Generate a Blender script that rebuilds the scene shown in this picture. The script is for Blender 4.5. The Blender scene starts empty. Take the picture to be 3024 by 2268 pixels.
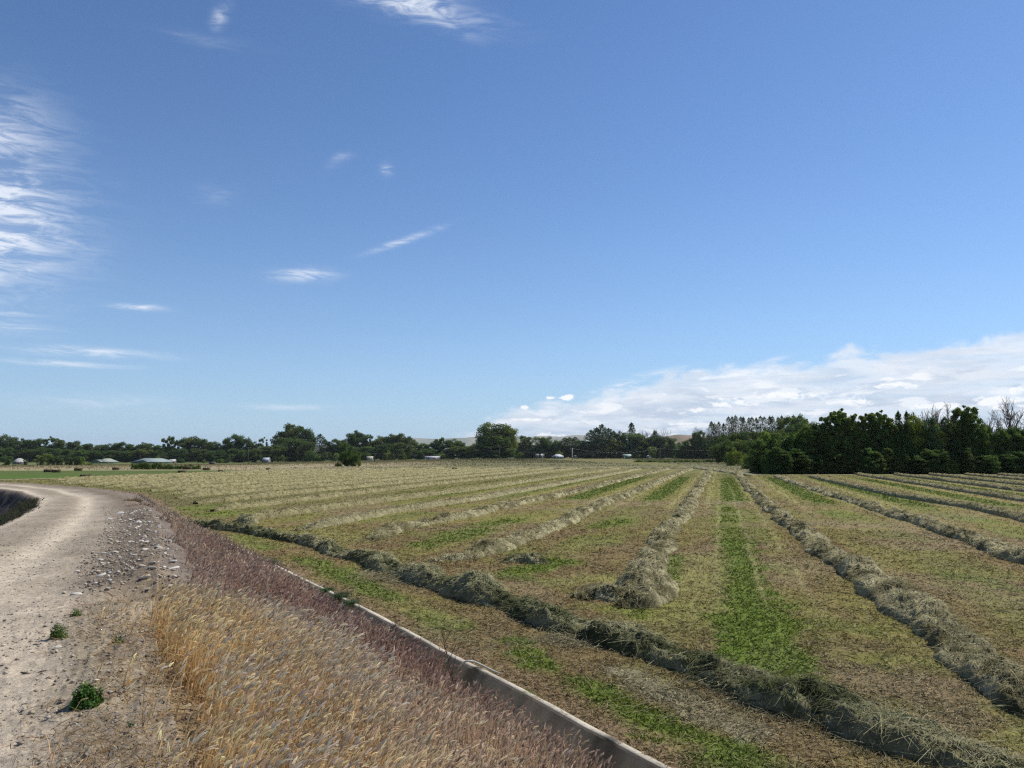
import bpy, math, random
import numpy as np
from math import radians as R
rng = np.random.default_rng(7); random.seed(7)
S = bpy.context.scene
# ------------------------------------------------------------------ camera
CAMH = 2.9; F = 2270.0; PITCH = R(5.11)          # heights in metres above the hay field, F in photo pixels (3024 wide)
cd = bpy.data.cameras.new('camera'); cam = bpy.data.objects.new('camera', cd); S.collection.objects.link(cam)
cam.location = (0, 0, CAMH); cam.rotation_euler = (R(90)+PITCH, 0, 0)
cd.sensor_width = 36; cd.lens = 36*F/3024; cd.clip_end = 30000; cd.clip_start = 0.05
S.camera = cam
# ------------------------------------------------------------------ world, sun, exposure
SUN_AZ, SUN_EL = 58, 48                            # degrees right of the view axis, above the horizon
S.view_settings.view_transform = 'Standard'; S.view_settings.look = 'None'
S.view_settings.exposure = 0.13; S.view_settings.gamma = 1; S.view_settings.use_curve_mapping = False
S.cycles.max_bounces = 5; S.cycles.diffuse_bounces = 3; S.cycles.transmission_bounces = 3; S.cycles.transparent_max_bounces = 4
S.cycles.use_denoising = False; S.cycles.filter_width = 1.3; S.cycles.sample_clamp_indirect = 3
S.cycles.caustics_reflective = False; S.cycles.caustics_refractive = False
sl = bpy.data.lights.new('sun', 'SUN'); sl.energy = 5.0; sl.angle = R(0.5); sl.color = (1.0, .94, .83)
so = bpy.data.objects.new('sun', sl); S.collection.objects.link(so)
so.rotation_euler = (-(math.pi/2-R(SUN_EL)), 0, -R(SUN_AZ)); so.rotation_mode = 'XYZ'
W = bpy.data.worlds.new('World'); S.world = W; W.use_nodes = True
nt = W.node_tree; nt.nodes.clear(); L = nt.links
def nd(t, **k):
    n = nt.nodes.new(t)
    for a, b in k.items(): setattr(n, a, b)
    return n
def setin(n, i, v):
    if v is None: return
    if hasattr(v, 'is_output') or isinstance(v, bpy.types.NodeSocket): L.new(v, n.inputs[i])
    else: n.inputs[i].default_value = v
def mth(op, a, b=None, c=None, clamp=False):
    n = nd('ShaderNodeMath', operation=op, use_clamp=clamp); setin(n, 0, a); setin(n, 1, b); setin(n, 2, c); return n.outputs[0]
def sstep(x, a, b):
    n = nd('ShaderNodeMapRange', interpolation_type='SMOOTHSTEP'); setin(n, 0, x); setin(n, 1, a); setin(n, 2, b); return n.outputs[0]
def combine(x, y, z):
    n = nd('ShaderNodeCombineXYZ'); setin(n, 0, x); setin(n, 1, y); setin(n, 2, z); return n.outputs[0]
def noise(vec, scale, detail=4, rough=.55, dist=0.):
    n = nd('ShaderNodeTexNoise'); setin(n, 'Vector', vec); n.inputs['Scale'].default_value = scale
    n.inputs['Detail'].default_value = detail; n.inputs['Roughness'].default_value = rough; n.inputs['Distortion'].default_value = dist
    return n.outputs[0]
def mixc(f, a, b):
    n = nd('ShaderNodeMix', data_type='RGBA'); setin(n, 0, f)
    for i, v in ((6, a), (7, b)):
        if isinstance(v, tuple): n.inputs[i].default_value = (*v, 1)
        else: L.new(v, n.inputs[i])
    return n.outputs[2]
sky = nd('ShaderNodeTexSky', sky_type='NISHITA', sun_disc=False, sun_elevation=R(SUN_EL), sun_rotation=R(SUN_AZ),
         altitude=700, air_density=1.0, dust_density=0.2, ozone_density=3.0)
tc = nd('ShaderNodeTexCoord'); sx = nd('ShaderNodeSeparateXYZ'); L.new(tc.outputs['Generated'], sx.inputs[0])
dx, dy, dz = sx.outputs
az = mth('MULTIPLY', mth('ARCTAN2', dx, dy), 57.2958); el = mth('MULTIPLY', mth('ARCSINE', dz), 57.2958)
def azel(px, py):
    x, zc = px-1512, -(py-1134); y = F*math.cos(PITCH)-zc*math.sin(PITCH); z = F*math.sin(PITCH)+zc*math.cos(PITCH)
    return math.degrees(math.atan2(x, y)), math.degrees(math.atan2(z, math.hypot(x, y)))
BG = 0.10
def kcol(r, g, b): return (r/BG, g/BG, b/BG)
hs = nd('ShaderNodeHueSaturation'); hs.inputs['Hue'].default_value = .5; hs.inputs['Saturation'].default_value = 1.0; hs.inputs['Value'].default_value = 1.0
L.new(sky.outputs[0], hs.inputs['Color'])
tint = nd('ShaderNodeMix', data_type='RGBA', blend_type='MULTIPLY'); tint.inputs[0].default_value = 1
L.new(hs.outputs[0], tint.inputs[6]); tint.inputs[7].default_value = (.77, .945, 1.14, 1)
col = tint.outputs[2]
low = mth('POWER', 2.718, mth('DIVIDE', mth('MAXIMUM', el, 0.), -7.5)); col = mixc(mth('MULTIPLY', low, .85), col, kcol(.405, .57, .755))
v_az = combine(az, el, 0.)
# ---- the big grey-white cloud bank low on the right
pts = [(1330, 1300), (1400, 1262), (1480, 1215), (1560, 1192), (1700, 1168), (1900, 1128), (2050, 1082), (2200, 1074), (2420, 1058), (2490, 1030), (2700, 1030), (2850, 992), (3024, 975), (3400, 950)]
fc = nd('ShaderNodeFloatCurve'); cu = fc.mapping.curves[0]; AZ0, AZ1, EM = -10., 50., 16.
ae = [azel(*p) for p in pts]
cv = [(0, 0), ((ae[0][0]-2-AZ0)/(AZ1-AZ0), 0)] + [((a-AZ0)/(AZ1-AZ0), (e+1.5)/EM) for a, e in ae] + [(1, (ae[-1][1]+2)/EM)]
while len(cu.points) < len(cv): cu.points.new(.5, .5)
for p, q in zip(cu.points, cv): p.location = q
fc.mapping.update()
setin(fc, 'Value', mth('DIVIDE', mth('SUBTRACT', az, AZ0), AZ1-AZ0)); fc.inputs['Factor'].default_value = 1
edge = mth('SUBTRACT', mth('MULTIPLY', fc.outputs[0], EM), 1.5)
n_edge = noise(combine(mth('MULTIPLY', az, .55), el, 0.), .9, 6, .6, .3)
d_edge = mth('SUBTRACT', mth('ADD', edge, mth('MULTIPLY', mth('SUBTRACT', n_edge, .5), 2.6)), el)
bank = sstep(d_edge, -.15, .9)
n_soft = noise(combine(mth('MULTIPLY', az, .25), mth('MULTIPLY', el, 1.3), 3.1), .8, 5, .55, .4)
shade = mixc(sstep(n_soft, .38, .60), kcol(.52, .60, .73), kcol(.74, .79, .87))
rim = sstep(d_edge, 2.6, .3)
shade = mixc(mth('MULTIPLY', rim, .55), shade, kcol(.84, .88, .94))
# small bright cumulus in rows inside the bank
n_cu = noise(combine(mth('MULTIPLY', az, .34), mth('MULTIPLY', el, 1.25), 7.7), 1.0, 7, .56, .25)
band = sstep(el, .6, 1.6); band2 = mth('SUBTRACT', 1., sstep(el, 5.4, 7.4))
cum = mth('MULTIPLY', sstep(n_cu, .53, .62), mth('MULTIPLY', band, band2))
def blob(px, py, rx, ry, th=0.):
    a, e = azel(px, py); a1, _ = azel(px+rx, py); _, e1 = azel(px, py-ry)
    u = mth('SUBTRACT', az, a); v = mth('SUBTRACT', el, e); c, s_ = math.cos(R(th)), math.sin(R(th))
    p = mth('DIVIDE', mth('ADD', mth('MULTIPLY', u, c), mth('MULTIPLY', v, s_)), abs(a1-a))
    q = mth('DIVIDE', mth('SUBTRACT', mth('MULTIPLY', v, c), mth('MULTIPLY', u, s_)), abs(e1-e))
    return mth('POWER', 2.718, mth('MULTIPLY', mth('ADD', mth('MULTIPLY', p, p), mth('MULTIPLY', q, q)), -1.))
n_puff = noise(combine(mth('MULTIPLY', az, .75), mth('MULTIPLY', el, 1.5), 2.2), 1.7, 8, .62, .3)
pf = None
for b in [(2160, 1188, 90, 16), (2330, 1168, 130, 17), (2640, 1138, 100, 13), (1675, 1175, 32, 10), (1625, 1176, 18, 6), (1550, 1203, 18, 8), (2080, 1212, 50, 8), (2520, 1185, 80, 11),
          (2760, 1200, 120, 18), (2950, 1185, 120, 26), (3010, 1150, 60, 22), (1640, 1285, 70, 10), (1560, 1240, 60, 7), (2000, 1252, 60, 5), (2360, 1238, 40, 7)]:
    g = blob(*b); pf = g if pf is None else mth('MAXIMUM', pf, g)
pf = mth('MULTIPLY', sstep(mth('ADD', pf, mth('MULTIPLY', mth('SUBTRACT', n_puff, .5), 3.0)), .38, .95), sstep(pf, .12, .3))
cum = mth('MAXIMUM', mth('MULTIPLY', cum, .75), pf)
shade = mixc(cum, shade, kcol(.95, .96, .98))
n_th = noise(combine(mth('MULTIPLY', az, .16), mth('MULTIPLY', el, 1.1), 12.), 1.0, 8, .6, .5)
bank = mth('MAXIMUM', mth('MULTIPLY', bank, mth('ADD', .70, mth('MULTIPLY', sstep(n_th, .36, .6), .26))), mth('MULTIPLY', pf, .95))
# ---- cirrus: left edge, top, and small wisps
n_str = noise(combine(mth('MULTIPLY', az, .26), mth('MULTIPLY', el, 1.25), 5.), 1.1, 10, .68, .7)
n_big = noise(combine(mth('MULTIPLY', az, .3), mth('MULTIPLY', el, .3), 9.), .8, 3, .5)
cir = None
for px, py, rx, ry, th, amp in [(-60, 640, 230, 190, 0, 1.4), (-60, 400, 200, 130, 0, .8), (120, 690, 150, 26, -12, .7), (60, 790, 70, 12, -12, .9), (-20, 450, 120, 60, 0, .6),
        (900, 812, 80, 18, 4, .8), (1170, -5, 210, 42, -10, 1.0), (1260, 40, 120, 22, -18, .6), (650, 50, 18, 44, -30, .55), (1000, 472, 30, 12, 20, .8), (1140, 505, 16, 18, 60, .6),
        (1200, 708, 95, 9, 20, .7), (270, 1040, 200, 12, 0, .9), (210, 1075, 160, 8, 0, .6), (405, 906, 70, 9, 0, .8), (40, 968, 110, 24, 0, .45), (20, 925, 90, 9, 0, .6),
        (850, 1203, 110, 8, 0, .45), (300, 1190, 200, 22, 0, .35), (640, 575, 60, 26, 0, .15), (2270, 1068, 60, 7, 12, .7), (1930, 1106, 90, 10, 10, .9), (1830, 1140, 90, 10, 15, .8), (600, 115, 120, 18, 0, .15)]:
    g = mth('MULTIPLY', blob(px, py, rx, ry, th), amp); cir = g if cir is None else mth('MAXIMUM', cir, g)
cir = mth('MULTIPLY', cir, mth('ADD', .12, mth('MULTIPLY', sstep(n_str, .38, .66), 1.15)))
cir = mth('MULTIPLY', cir, mth('ADD', .55, mth('MULTIPLY', n_big, .7)), clamp=True)
col = mixc(mth('MULTIPLY', cir, .85), col, kcol(.80, .85, .94))
col = mixc(bank, col, shade)
bgn = nd('ShaderNodeBackground'); L.new(col, bgn.inputs[0]); bgn.inputs[1].default_value = BG
wo = nd('ShaderNodeOutputWorld'); L.new(bgn.outputs[0], wo.inputs[0])
# ------------------------------------------------------------------ helpers
cp, sp = math.cos(PITCH), math.sin(PITCH)
def ray(px, py):
    px, py = np.asarray(px, float), np.asarray(py, float); x = px-1512; zc = -(py-1134)
    return x, F*cp-zc*sp, F*sp+zc*cp
def unproj(px, py, z=0.):
    x, y, w = ray(px, py); t = (z-CAMH)/w; return np.stack([x*t, y*t], -1)
def atdepth(px, py, Y):
    x, y, w = ray(px, py); return float(x*Y/y), float(Y), float(CAMH+w*Y/y)
def hsh(ix, iy, s): v = np.sin(ix*127.1+iy*311.7+s*74.7)*43758.5453; return v-np.floor(v)
def vn(x, y, s=0):
    ix, iy = np.floor(x), np.floor(y); fx, fy = x-ix, y-iy; fx = fx*fx*(3-2*fx); fy = fy*fy*(3-2*fy)
    return (hsh(ix, iy, s)*(1-fx)+hsh(ix+1, iy, s)*fx)*(1-fy)+(hsh(ix, iy+1, s)*(1-fx)+hsh(ix+1, iy+1, s)*fx)*fy
def fbm(x, y, s=0, o=4):
    a, t, n = 1., 0., 0.
    for i in range(o): t = t+a*vn(x, y, s+i*3); n += a; a *= .5; x = x*2.03+1.7; y = y*2.03-3.1
    return t/n
def ss(x, a, b): t = np.clip((x-a)/(b-a), 0, 1); return t*t*(3-2*t)
def poly_dist(P, x, y):
    """signed distance to an open polyline (positive = right of its direction), and the arc position"""
    P = np.asarray(P, float); best = np.full(x.shape, 1e18); sg = np.zeros(x.shape); arc = np.zeros(x.shape); a0 = 0.
    for i in range(len(P)-1):
        ax, ay = P[i]; bx, by = P[i+1]; ex, ey = bx-ax, by-ay; l2 = ex*ex+ey*ey; l = math.sqrt(l2)
        t = np.clip(((x-ax)*ex+(y-ay)*ey)/l2, 0, 1); qx, qy = x-ax-t*ex, y-ay-t*ey; d = qx*qx+qy*qy
        m = d < best; best = np.where(m, d, best); c = ex*(y-ay)-ey*(x-ax); sg = np.where(m, -np.sign(c), sg); arc = np.where(m, a0+t*l, arc); a0 += l
    return np.sqrt(best)*np.where(sg == 0, 1, sg), arc
def in_poly(P, x, y):
    r = np.zeros(x.shape, bool); n = len(P)
    for i in range(n):
        x0, y0 = P[i]; x1, y1 = P[(i+1) % n]
        if y0 == y1: continue
        r ^= ((y0 > y) != (y1 > y)) & (x < (x1-x0)*(y-y0)/(y1-y0)+x0)
    return r
def resample(P, step):
    P = np.asarray(P, float); s = np.r_[0, np.cumsum(np.linalg.norm(np.diff(P, axis=0), axis=1))]
    n = max(2, int(s[-1]/step)+1); t = np.linspace(0, s[-1], n); Q = np.stack([np.interp(t, s, P[:, k]) for k in range(P.shape[1])], 1)
    for _ in range(2): Q[1:-1] = (Q[:-2]+2*Q[1:-1]+Q[2:])/4
    return Q, t
COLS = S.collection
def link(o, parent=None, **props):
    COLS.objects.link(o)
    if parent is not None: o.parent = parent
    for k, v in props.items(): o[k] = v
    return o
def mesh_np(name, V, Fc, mat, C=None, smooth=False):
    V = np.ascontiguousarray(V, np.float32); Fc = np.asarray(Fc, np.int32); n, k = Fc.shape
    me = bpy.data.meshes.new(name); me.vertices.add(len(V)); me.vertices.foreach_set('co', V.ravel())
    me.loops.add(n*k); me.loops.foreach_set('vertex_index', Fc.ravel()); me.polygons.add(n)
    me.polygons.foreach_set('loop_start', np.arange(0, n*k, k, dtype=np.int32)); me.polygons.foreach_set('loop_total', np.full(n, k, np.int32))
    if smooth: me.polygons.foreach_set('use_smooth', np.ones(n, bool))
    me.update(calc_edges=True)
    if C is not None:
        a = me.color_attributes.new('col', 'FLOAT_COLOR', 'POINT'); C4 = np.ones((len(V), 4), np.float32); C4[:, :3] = C; a.data.foreach_set('color', C4.ravel())
    if mat: me.materials.append(mat)
    return me
def obj(name, me, parent=None, loc=None, **props):
    o = bpy.data.objects.new(name, me)
    if loc is not None: o.location = loc
    return link(o, parent, **props)
def empty(name, loc, rz=0, scale=1, **props):
    o = bpy.data.objects.new(name, None); o.location = loc; o.rotation_euler = (0, 0, rz); o.scale = (scale,)*3 if not isinstance(scale, tuple) else scale
    o.empty_display_size = .2; return link(o, None, **props)
class MB:
    """collects quads/tris (as quads) with a colour each, to become one mesh"""
    def __init__(s): s.V, s.F, s.C, s.n = [], [], [], 0
    def add(s, V, Fc, c):
        V = np.asarray(V, float).reshape(-1, 3); Fc = np.asarray(Fc, int)
        if Fc.shape[1] == 3: Fc = np.c_[Fc, Fc[:, 2]]
        s.V.append(V); s.F.append(Fc+s.n); c = np.asarray(c, float); s.C.append(np.broadcast_to(c, V.shape).copy() if c.ndim == 1 else c); s.n += len(V); return s
    def box(s, a, b, c):
        x0, y0, z0 = a; x1, y1, z1 = b
        V = [(x0, y0, z0), (x1, y0, z0), (x1, y1, z0), (x0, y1, z0), (x0, y0, z1), (x1, y0, z1), (x1, y1, z1), (x0, y1, z1)]
        return s.add(V, [(0, 3, 2, 1), (4, 5, 6, 7), (0, 1, 5, 4), (1, 2, 6, 5), (2, 3, 7, 6), (3, 0, 4, 7)], c)
    def tube(s, P, r, c, k=6):
        P = np.asarray(P, float); r = np.broadcast_to(r, (len(P),)); T = np.gradient(P, axis=0); T /= np.linalg.norm(T, axis=1)[:, None]+1e-9
        up = np.array([0, 0, 1.]); A = np.cross(T, up); bad = np.linalg.norm(A, axis=1) < .15; A[bad] = np.cross(T[bad], [1, 0, 0]); A /= np.linalg.norm(A, axis=1)[:, None]; B = np.cross(T, A)
        a = np.arange(k)/k*2*math.pi; V = P[:, None]+(A[:, None]*np.cos(a)[None, :, None]+B[:, None]*np.sin(a)[None, :, None])*r[:, None, None]
        i = np.arange(len(P)-1)[:, None]*k; j = np.arange(k)[None]; j2 = (j+1) % k
        Fc = np.stack([i+j, i+j2, i+k+j2, i+k+j], -1).reshape(-1, 4); n = len(P)*k
        V = np.r_[V.reshape(-1, 3), P[:1], P[-1:]]; e = (len(P)-1)*k
        caps = [(n, (q+1) % k, q, q) for q in range(k)]+[(n+1, e+q, e+(q+1) % k, e+(q+1) % k) for q in range(k)]
        return s.add(V, np.r_[Fc, caps], c)
    def mesh(s, name, mat, smooth=False):
        V = np.concatenate(s.V); Fc = np.concatenate(s.F); C = np.concatenate(s.C)
        me = bpy.data.meshes.new(name); tri = Fc[:, 2] == Fc[:, 3]
        lt = np.where(tri, 3, 4).astype(np.int32); ls = np.r_[0, np.cumsum(lt)[:-1]].astype(np.int32); keep = np.ones(Fc.shape, bool); keep[tri, 3] = False
        me.vertices.add(len(V)); me.vertices.foreach_set('co', V.astype(np.float32).ravel()); me.loops.add(int(lt.sum())); me.loops.foreach_set('vertex_index', Fc[keep].astype(np.int32))
        me.polygons.add(len(Fc)); me.polygons.foreach_set('loop_start', ls); me.polygons.foreach_set('loop_total', lt)
        if smooth: me.polygons.foreach_set('use_smooth', np.ones(len(Fc), bool))
        me.update(calc_edges=True)
        a = me.color_attributes.new('col', 'FLOAT_COLOR', 'POINT'); C4 = np.ones((len(V), 4), np.float32); C4[:, :3] = C; a.data.foreach_set('color', C4.ravel())
        me.materials.append(mat); return me
def ribbons(base, dirv, length, width, droop, K, c0, c1, taper=.15, face=None):
    """N curved strips. base (N,3), dirv (N,3) start direction, droop = how far the tip bends down/sideways"""
    N = len(base); t = np.linspace(0, 1, K+1)[None, :, None]; dirv = dirv/np.linalg.norm(dirv, axis=1)[:, None]
    P = base[:, None]+dirv[:, None]*length[:, None, None]*t+droop[:, None]*length[:, None, None]*t*t
    if face is None:
        a = rng.uniform(0, 2*math.pi, N); side = np.stack([np.cos(a), np.sin(a), np.zeros(N)], 1)
    else: side = face
    side = side-dirv*(side*dirv).sum(1)[:, None]; side /= np.linalg.norm(side, axis=1)[:, None]+1e-6
    w = (width[:, None]*(1-(1-taper)*t[..., 0]**1.5))[..., None]*.5
    V = np.stack([P-side[:, None]*w, P+side[:, None]*w], 2).reshape(-1, 3)
    b = (np.arange(N)*(K+1)*2)[:, None]+(np.arange(K)*2)[None]
    Fc = np.stack([b, b+1, b+3, b+2], -1).reshape(-1, 4)
    C = (c0[:, None]*(1-t)+c1[:, None]*t); C = np.repeat(C[:, :, None], 2, 2).reshape(-1, 3)
    return V, Fc, C
# ------------------------------------------------------------------ materials
def mat_base(name):
    m = bpy.data.materials.new(name); m.use_nodes = True; m.node_tree.nodes.clear(); return m
def M_attr(name, rough=.9, trans=0., nscale=None, namt=.35, bump=0., bscale=20., spec=.15, mul=(1, 1, 1), objrand=0., n2=None, tcol=(1., 1., .6)):
    """procedural material: colour attribute x noise; optional translucency, bump, per-object variation"""
    m = mat_base(name); t = m.node_tree; N = t.nodes; K = t.links
    at = N.new('ShaderNodeAttribute'); at.attribute_name = 'col'; c = at.outputs['Color']
    def mul_(c, f):
        x = N.new('ShaderNodeMix'); x.data_type = 'RGBA'; x.blend_type = 'MULTIPLY'; x.inputs[0].default_value = 1; K.new(c, x.inputs[6])
        if isinstance(f, tuple): x.inputs[7].default_value = (*f, 1)
        else: K.new(f, x.inputs[7])
        return x.outputs[2]
    geo = N.new('ShaderNodeNewGeometry'); 
    if mul != (1, 1, 1): c = mul_(c, mul)
    for sc_, am in ([(nscale, namt)] if nscale else [])+(n2 or []):
        n = N.new('ShaderNodeTexNoise'); n.inputs['Scale'].default_value = sc_; n.inputs['Detail'].default_value = 5; n.inputs['Roughness'].default_value = .65; K.new(geo.outputs['Position'], n.inputs['Vector'])
        r = N.new('ShaderNodeMapRange'); K.new(n.outputs[0], r.inputs[0]); r.inputs[1].default_value = .3; r.inputs[2].default_value = .7; r.inputs[3].default_value = 1-am; r.inputs[4].default_value = 1+am
        c = mul_(c, r.outputs[0])
    if objrand:
        oi = N.new('ShaderNodeObjectInfo'); h = N.new('ShaderNodeHueSaturation'); K.new(c, h.inputs['Color'])
        r = N.new('ShaderNodeMapRange'); K.new(oi.outputs['Random'], r.inputs[0]); r.inputs[3].default_value = 1-objrand; r.inputs[4].default_value = 1+objrand; K.new(r.outputs[0], h.inputs['Value'])
        r2 = N.new('ShaderNodeMath'); r2.operation = 'MULTIPLY_ADD'; K.new(oi.outputs['Random'], r2.inputs[0]); r2.inputs[1].default_value = 7.13; r2.inputs[2].default_value = 0
        r3 = N.new('ShaderNodeMath'); r3.operation = 'FRACT'; K.new(r2.outputs[0], r3.inputs[0]); r4 = N.new('ShaderNodeMapRange'); K.new(r3.outputs[0], r4.inputs[0]); r4.inputs[3].default_value = .475; r4.inputs[4].default_value = .515; K.new(r4.outputs[0], h.inputs['Hue'])
        c = h.outputs[0]
    out = N.new('ShaderNodeOutputMaterial'); p = N.new('ShaderNodeBsdfPrincipled'); K.new(c, p.inputs['Base Color']); p.inputs['Roughness'].default_value = rough; p.inputs['Specular IOR Level'].default_value = spec
    if bump:
        n = N.new('ShaderNodeTexNoise'); n.inputs['Scale'].default_value = bscale; n.inputs['Detail'].default_value = 6; n.inputs['Roughness'].default_value = .7; K.new(geo.outputs['Position'], n.inputs['Vector'])
        b = N.new('ShaderNodeBump'); b.inputs['Strength'].default_value = 1; b.inputs['Distance'].default_value = bump; K.new(n.outputs[0], b.inputs['Height']); K.new(b.outputs[0], p.inputs['Normal'])
    sh = p.outputs[0]
    if trans:
        tr = N.new('ShaderNodeBsdfTranslucent'); K.new(mul_(c, tcol), tr.inputs[0]); mx = N.new('ShaderNodeMixShader'); mx.inputs[0].default_value = trans; K.new(sh, mx.inputs[1]); K.new(tr.outputs[0], mx.inputs[2]); sh = mx.outputs[0]
    K.new(sh, out.inputs[0]); return m
m_ground = M_attr('soil_and_stubble', .95, 0, 1.1, .16, .03, 14, .1, n2=[(9., .25), (45., .28)])
m_hay = M_attr('hay', .85, .12, 3., .3, .07, 34, .15, n2=[(14., .3)], tcol=(1, 1, .7))
m_strip = M_attr('stubble_stems', .85, .25, 2., .15, tcol=(1, 1, .7))
m_grass = M_attr('dry_grass', .7, .5, 1.5, .2, tcol=(1.1, 1.05, .9), spec=.15)
m_leaf = M_attr('leaves', .7, .40, .5, .2, objrand=.16, tcol=(1.1, 1.2, .5), spec=.15)
m_bark = M_attr('bark', .95, 0, 4., .3)
m_stone = M_attr('stone', .8, 0, 12., .18, .004, 60)
m_conc = M_attr('concrete', .9, 0, 2.5, .15, .006, 40, n2=[(18., .12)])
m_paint = M_attr('painted_surface', .6, 0, .8, .08)
m_metal = M_attr('metal_pipe', .35, 0, 8., .1, spec=.5)
m_hill = M_attr('distant_hills', 1, 0, .002, .12, n2=[(.02, .15)])
# ------------------------------------------------------------------ terrain
def road_z(Y): return np.interp(Y, [-30, 6, 12, 20, 30, 45, 80], [1.35, 1.32, 1.2, 1.0, .72, .5, .3])
def unroad(px, py):
    z = 1.2
    for _ in range(14): p = unproj(px, py, z); z = float(road_z(p[1]))
    return [float(p[0]), float(p[1])]
CREST = [[2.2, -6.], [.55, -1.5], [-.1, 0.4], [-.75, 2.]]+[unroad(*p) for p in [(545, 2268), (490, 2060), (462, 1900), (458, 1790), (470, 1700), (480, 1640), (470, 1570), (432, 1505), (380, 1467), (270, 1443), (120, 1430), (0, 1424)]]
CREST += [[CREST[-1][0]-40, CREST[-1][1]+9]]
DIT = [unproj(*p) for p in [(1913, 2259), (1746, 2171), (1617, 2097), (1506, 2037), (1354, 1961), (1259, 1908), (1169, 1858), (1078, 1808), (951, 1745), (852, 1697), (793, 1668), (735, 1640)]]
d0 = (DIT[0]-DIT[3])/np.linalg.norm(DIT[0]-DIT[3]); d1 = (DIT[-1]-DIT[-4])/np.linalg.norm(DIT[-1]-DIT[-4])
# foot of the bank: the ditch rim, then a line that follows the bend of the road
ce = np.array(CREST[-7:]); 
FOOT = [DIT[0]+d0*14, DIT[0]+d0*5]+DIT+[DIT[-1]+d1*3.5]
last = FOOT[-1]
for q in CREST[-4:]:
    q = np.array(q); FOOT.append(q+np.array([2.0, 2.6]))
FOOT = [np.array(p, float) for p in FOOT]
DITL = np.array([DIT[0]+d0*14]+DIT+[DIT[-1]+d1*3.5])
INNER = [[-5.5, -6], [-5.8, 3], [-7.2, 9]]+[unroad(*p) for p in [(-60, 1590), (0, 1553), (70, 1522), (118, 1492), (122, 1468), (70, 1450), (-20, 1440)]]
INNER += [[INNER[-1][0]-30, INNER[-1][1]+4]]
AL = R(15.08); ca, sa = math.cos(AL), math.sin(AL)
def UV(x, y): return x*ca-y*sa, x*sa+y*ca
def XY(u, v): return u*ca+v*sa, -u*sa+v*ca
def far_drop(x, y):
    pxl = 1512+F*x/np.maximum(y, 1)
    A = np.interp(pxl, [300, 700, 1400, 2200], [4.3, 4.3, 1.2, 1.2]); d = np.hypot(x, y)
    return -A*ss(d, 118, 560)
def height(x, y, detail=True):
    x, y = np.asarray(x, float), np.asarray(y, float)
    dc, _ = poly_dist(CREST, x, y); df, _ = poly_dist(FOOT, x, y); di, _ = poly_dist(INNER, x, y)
    # FOOT runs away from the camera too: positive = right = field side is reversed for the first half, use field test
    fieldside = df > 0
    zr = road_z(np.clip(y, -30, 80))
    t = np.clip(dc/(dc+np.abs(df)+1e-6), 0, 1); zs = zr*(1-t)+(-.16)*t+ .16*np.sin(t*math.pi)*np.minimum(zr, 1)
    near = np.hypot(x, y) < 400
    rut = 0
    if detail:
        n1 = fbm(x*.9, y*.9, 1)-.5; n2 = fbm(x*4, y*4, 5)-.5; n3 = fbm(x*14, y*14, 9, 3)-.5
        zs = zs+n1*.14+n2*.05+n3*.03
        berm = .17*np.exp(-((dc-.05)/.55)**2)*ss(y, 8.2, 10)*(1-ss(y, 26, 34))*(.55+.9*fbm(x*1.7, y*1.7, 55)); zs = zs+berm+np.abs(n3)*.08*ss(y, 8, 10)*(dc < 1.5)
        ratt = np.exp(-((dc+2.0)/.4)**2)+np.exp(-((dc+3.9)/.4)**2)
        rr = zr-.035*ratt+(fbm(x*.7, y*.7, 21)-.5)*.08+n2*.025+n3*.018
        rr = rr+.05*np.exp(-((dc+.25)/.5)**2)+berm+(np.abs(n3)*.08)*ss(dc, -1.6, -.2)
        fz = n2*.03+n3*.035
    else: rr = zr; fz = 0
    rr = np.where(di < 0, rr-1.1*ss(-di, 0, 1.5)+ss(-di, .1, .5)*(fbm(x*3, y*3, 15)-.5)*.5, rr)
    z = np.where(fieldside, fz, np.where(dc > 0, zs, rr))
    z = np.where(fieldside, z, z)
    farl = (di < -6) & ~fieldside
    z = np.where(farl, np.minimum(z, .0), z)
    # blend the bank out beyond 90 m
    k = ss(np.hypot(x, y), 75, 110); z = z*(1-k)+fz*k
    # eroded notch under the edge of the gravel
    z = z-.42*np.exp(-(((x-NX)/.32)**2+((y-NY)/.5)**2))
    return z+far_drop(x, y)
NX, NY = -4.05, 8.6
# orient both poly lines so that right = field
cx_, _ = poly_dist(CREST, np.array([30.]), np.array([30.])); cf_, _ = poly_dist(FOOT, np.array([30.]), np.array([30.])); ci_, _ = poly_dist(INNER, np.array([-4.]), np.array([10.]))
if cx_[0] < 0: CREST = CREST[::-1]
if cf_[0] < 0: FOOT = FOOT[::-1]
if ci_[0] < 0: INNER = INNER[::-1]
def hit(px, py, lift=0.):
    """first point where the pixel's ray meets the ground"""
    x, y, w = [float(v) for v in ray(px, py)]
    Y = np.geomspace(2.2, 900, 2600); zz = CAMH+w*Y/y; g = height(x*Y/y, Y, False)+lift
    i = int(np.argmax(zz <= g)); i = max(i, 1)
    return float(x*Y[i]/y), float(Y[i]), float(g[i])
NX, NY, _ = hit(432, 1775)
# ---- regions (from rays to the ground)
def P2W(L_, lift=0.): return np.array([hit(*p, lift)[:2] for p in L_])
GOLD = np.r_[P2W([(452, 1880), (470, 1830)]), P2W([(560, 1755), (720, 1760), (850, 1800), (960, 1880), (1060, 1970), (1090, 2050), (1150, 2150), (1210, 2262)], .28), [[.9, 1.2], [1.2, -3], [-.2, -3], [-.45, 1.]], P2W([(590, 2262), (575, 2150), (530, 2040), (475, 1950)])]
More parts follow.
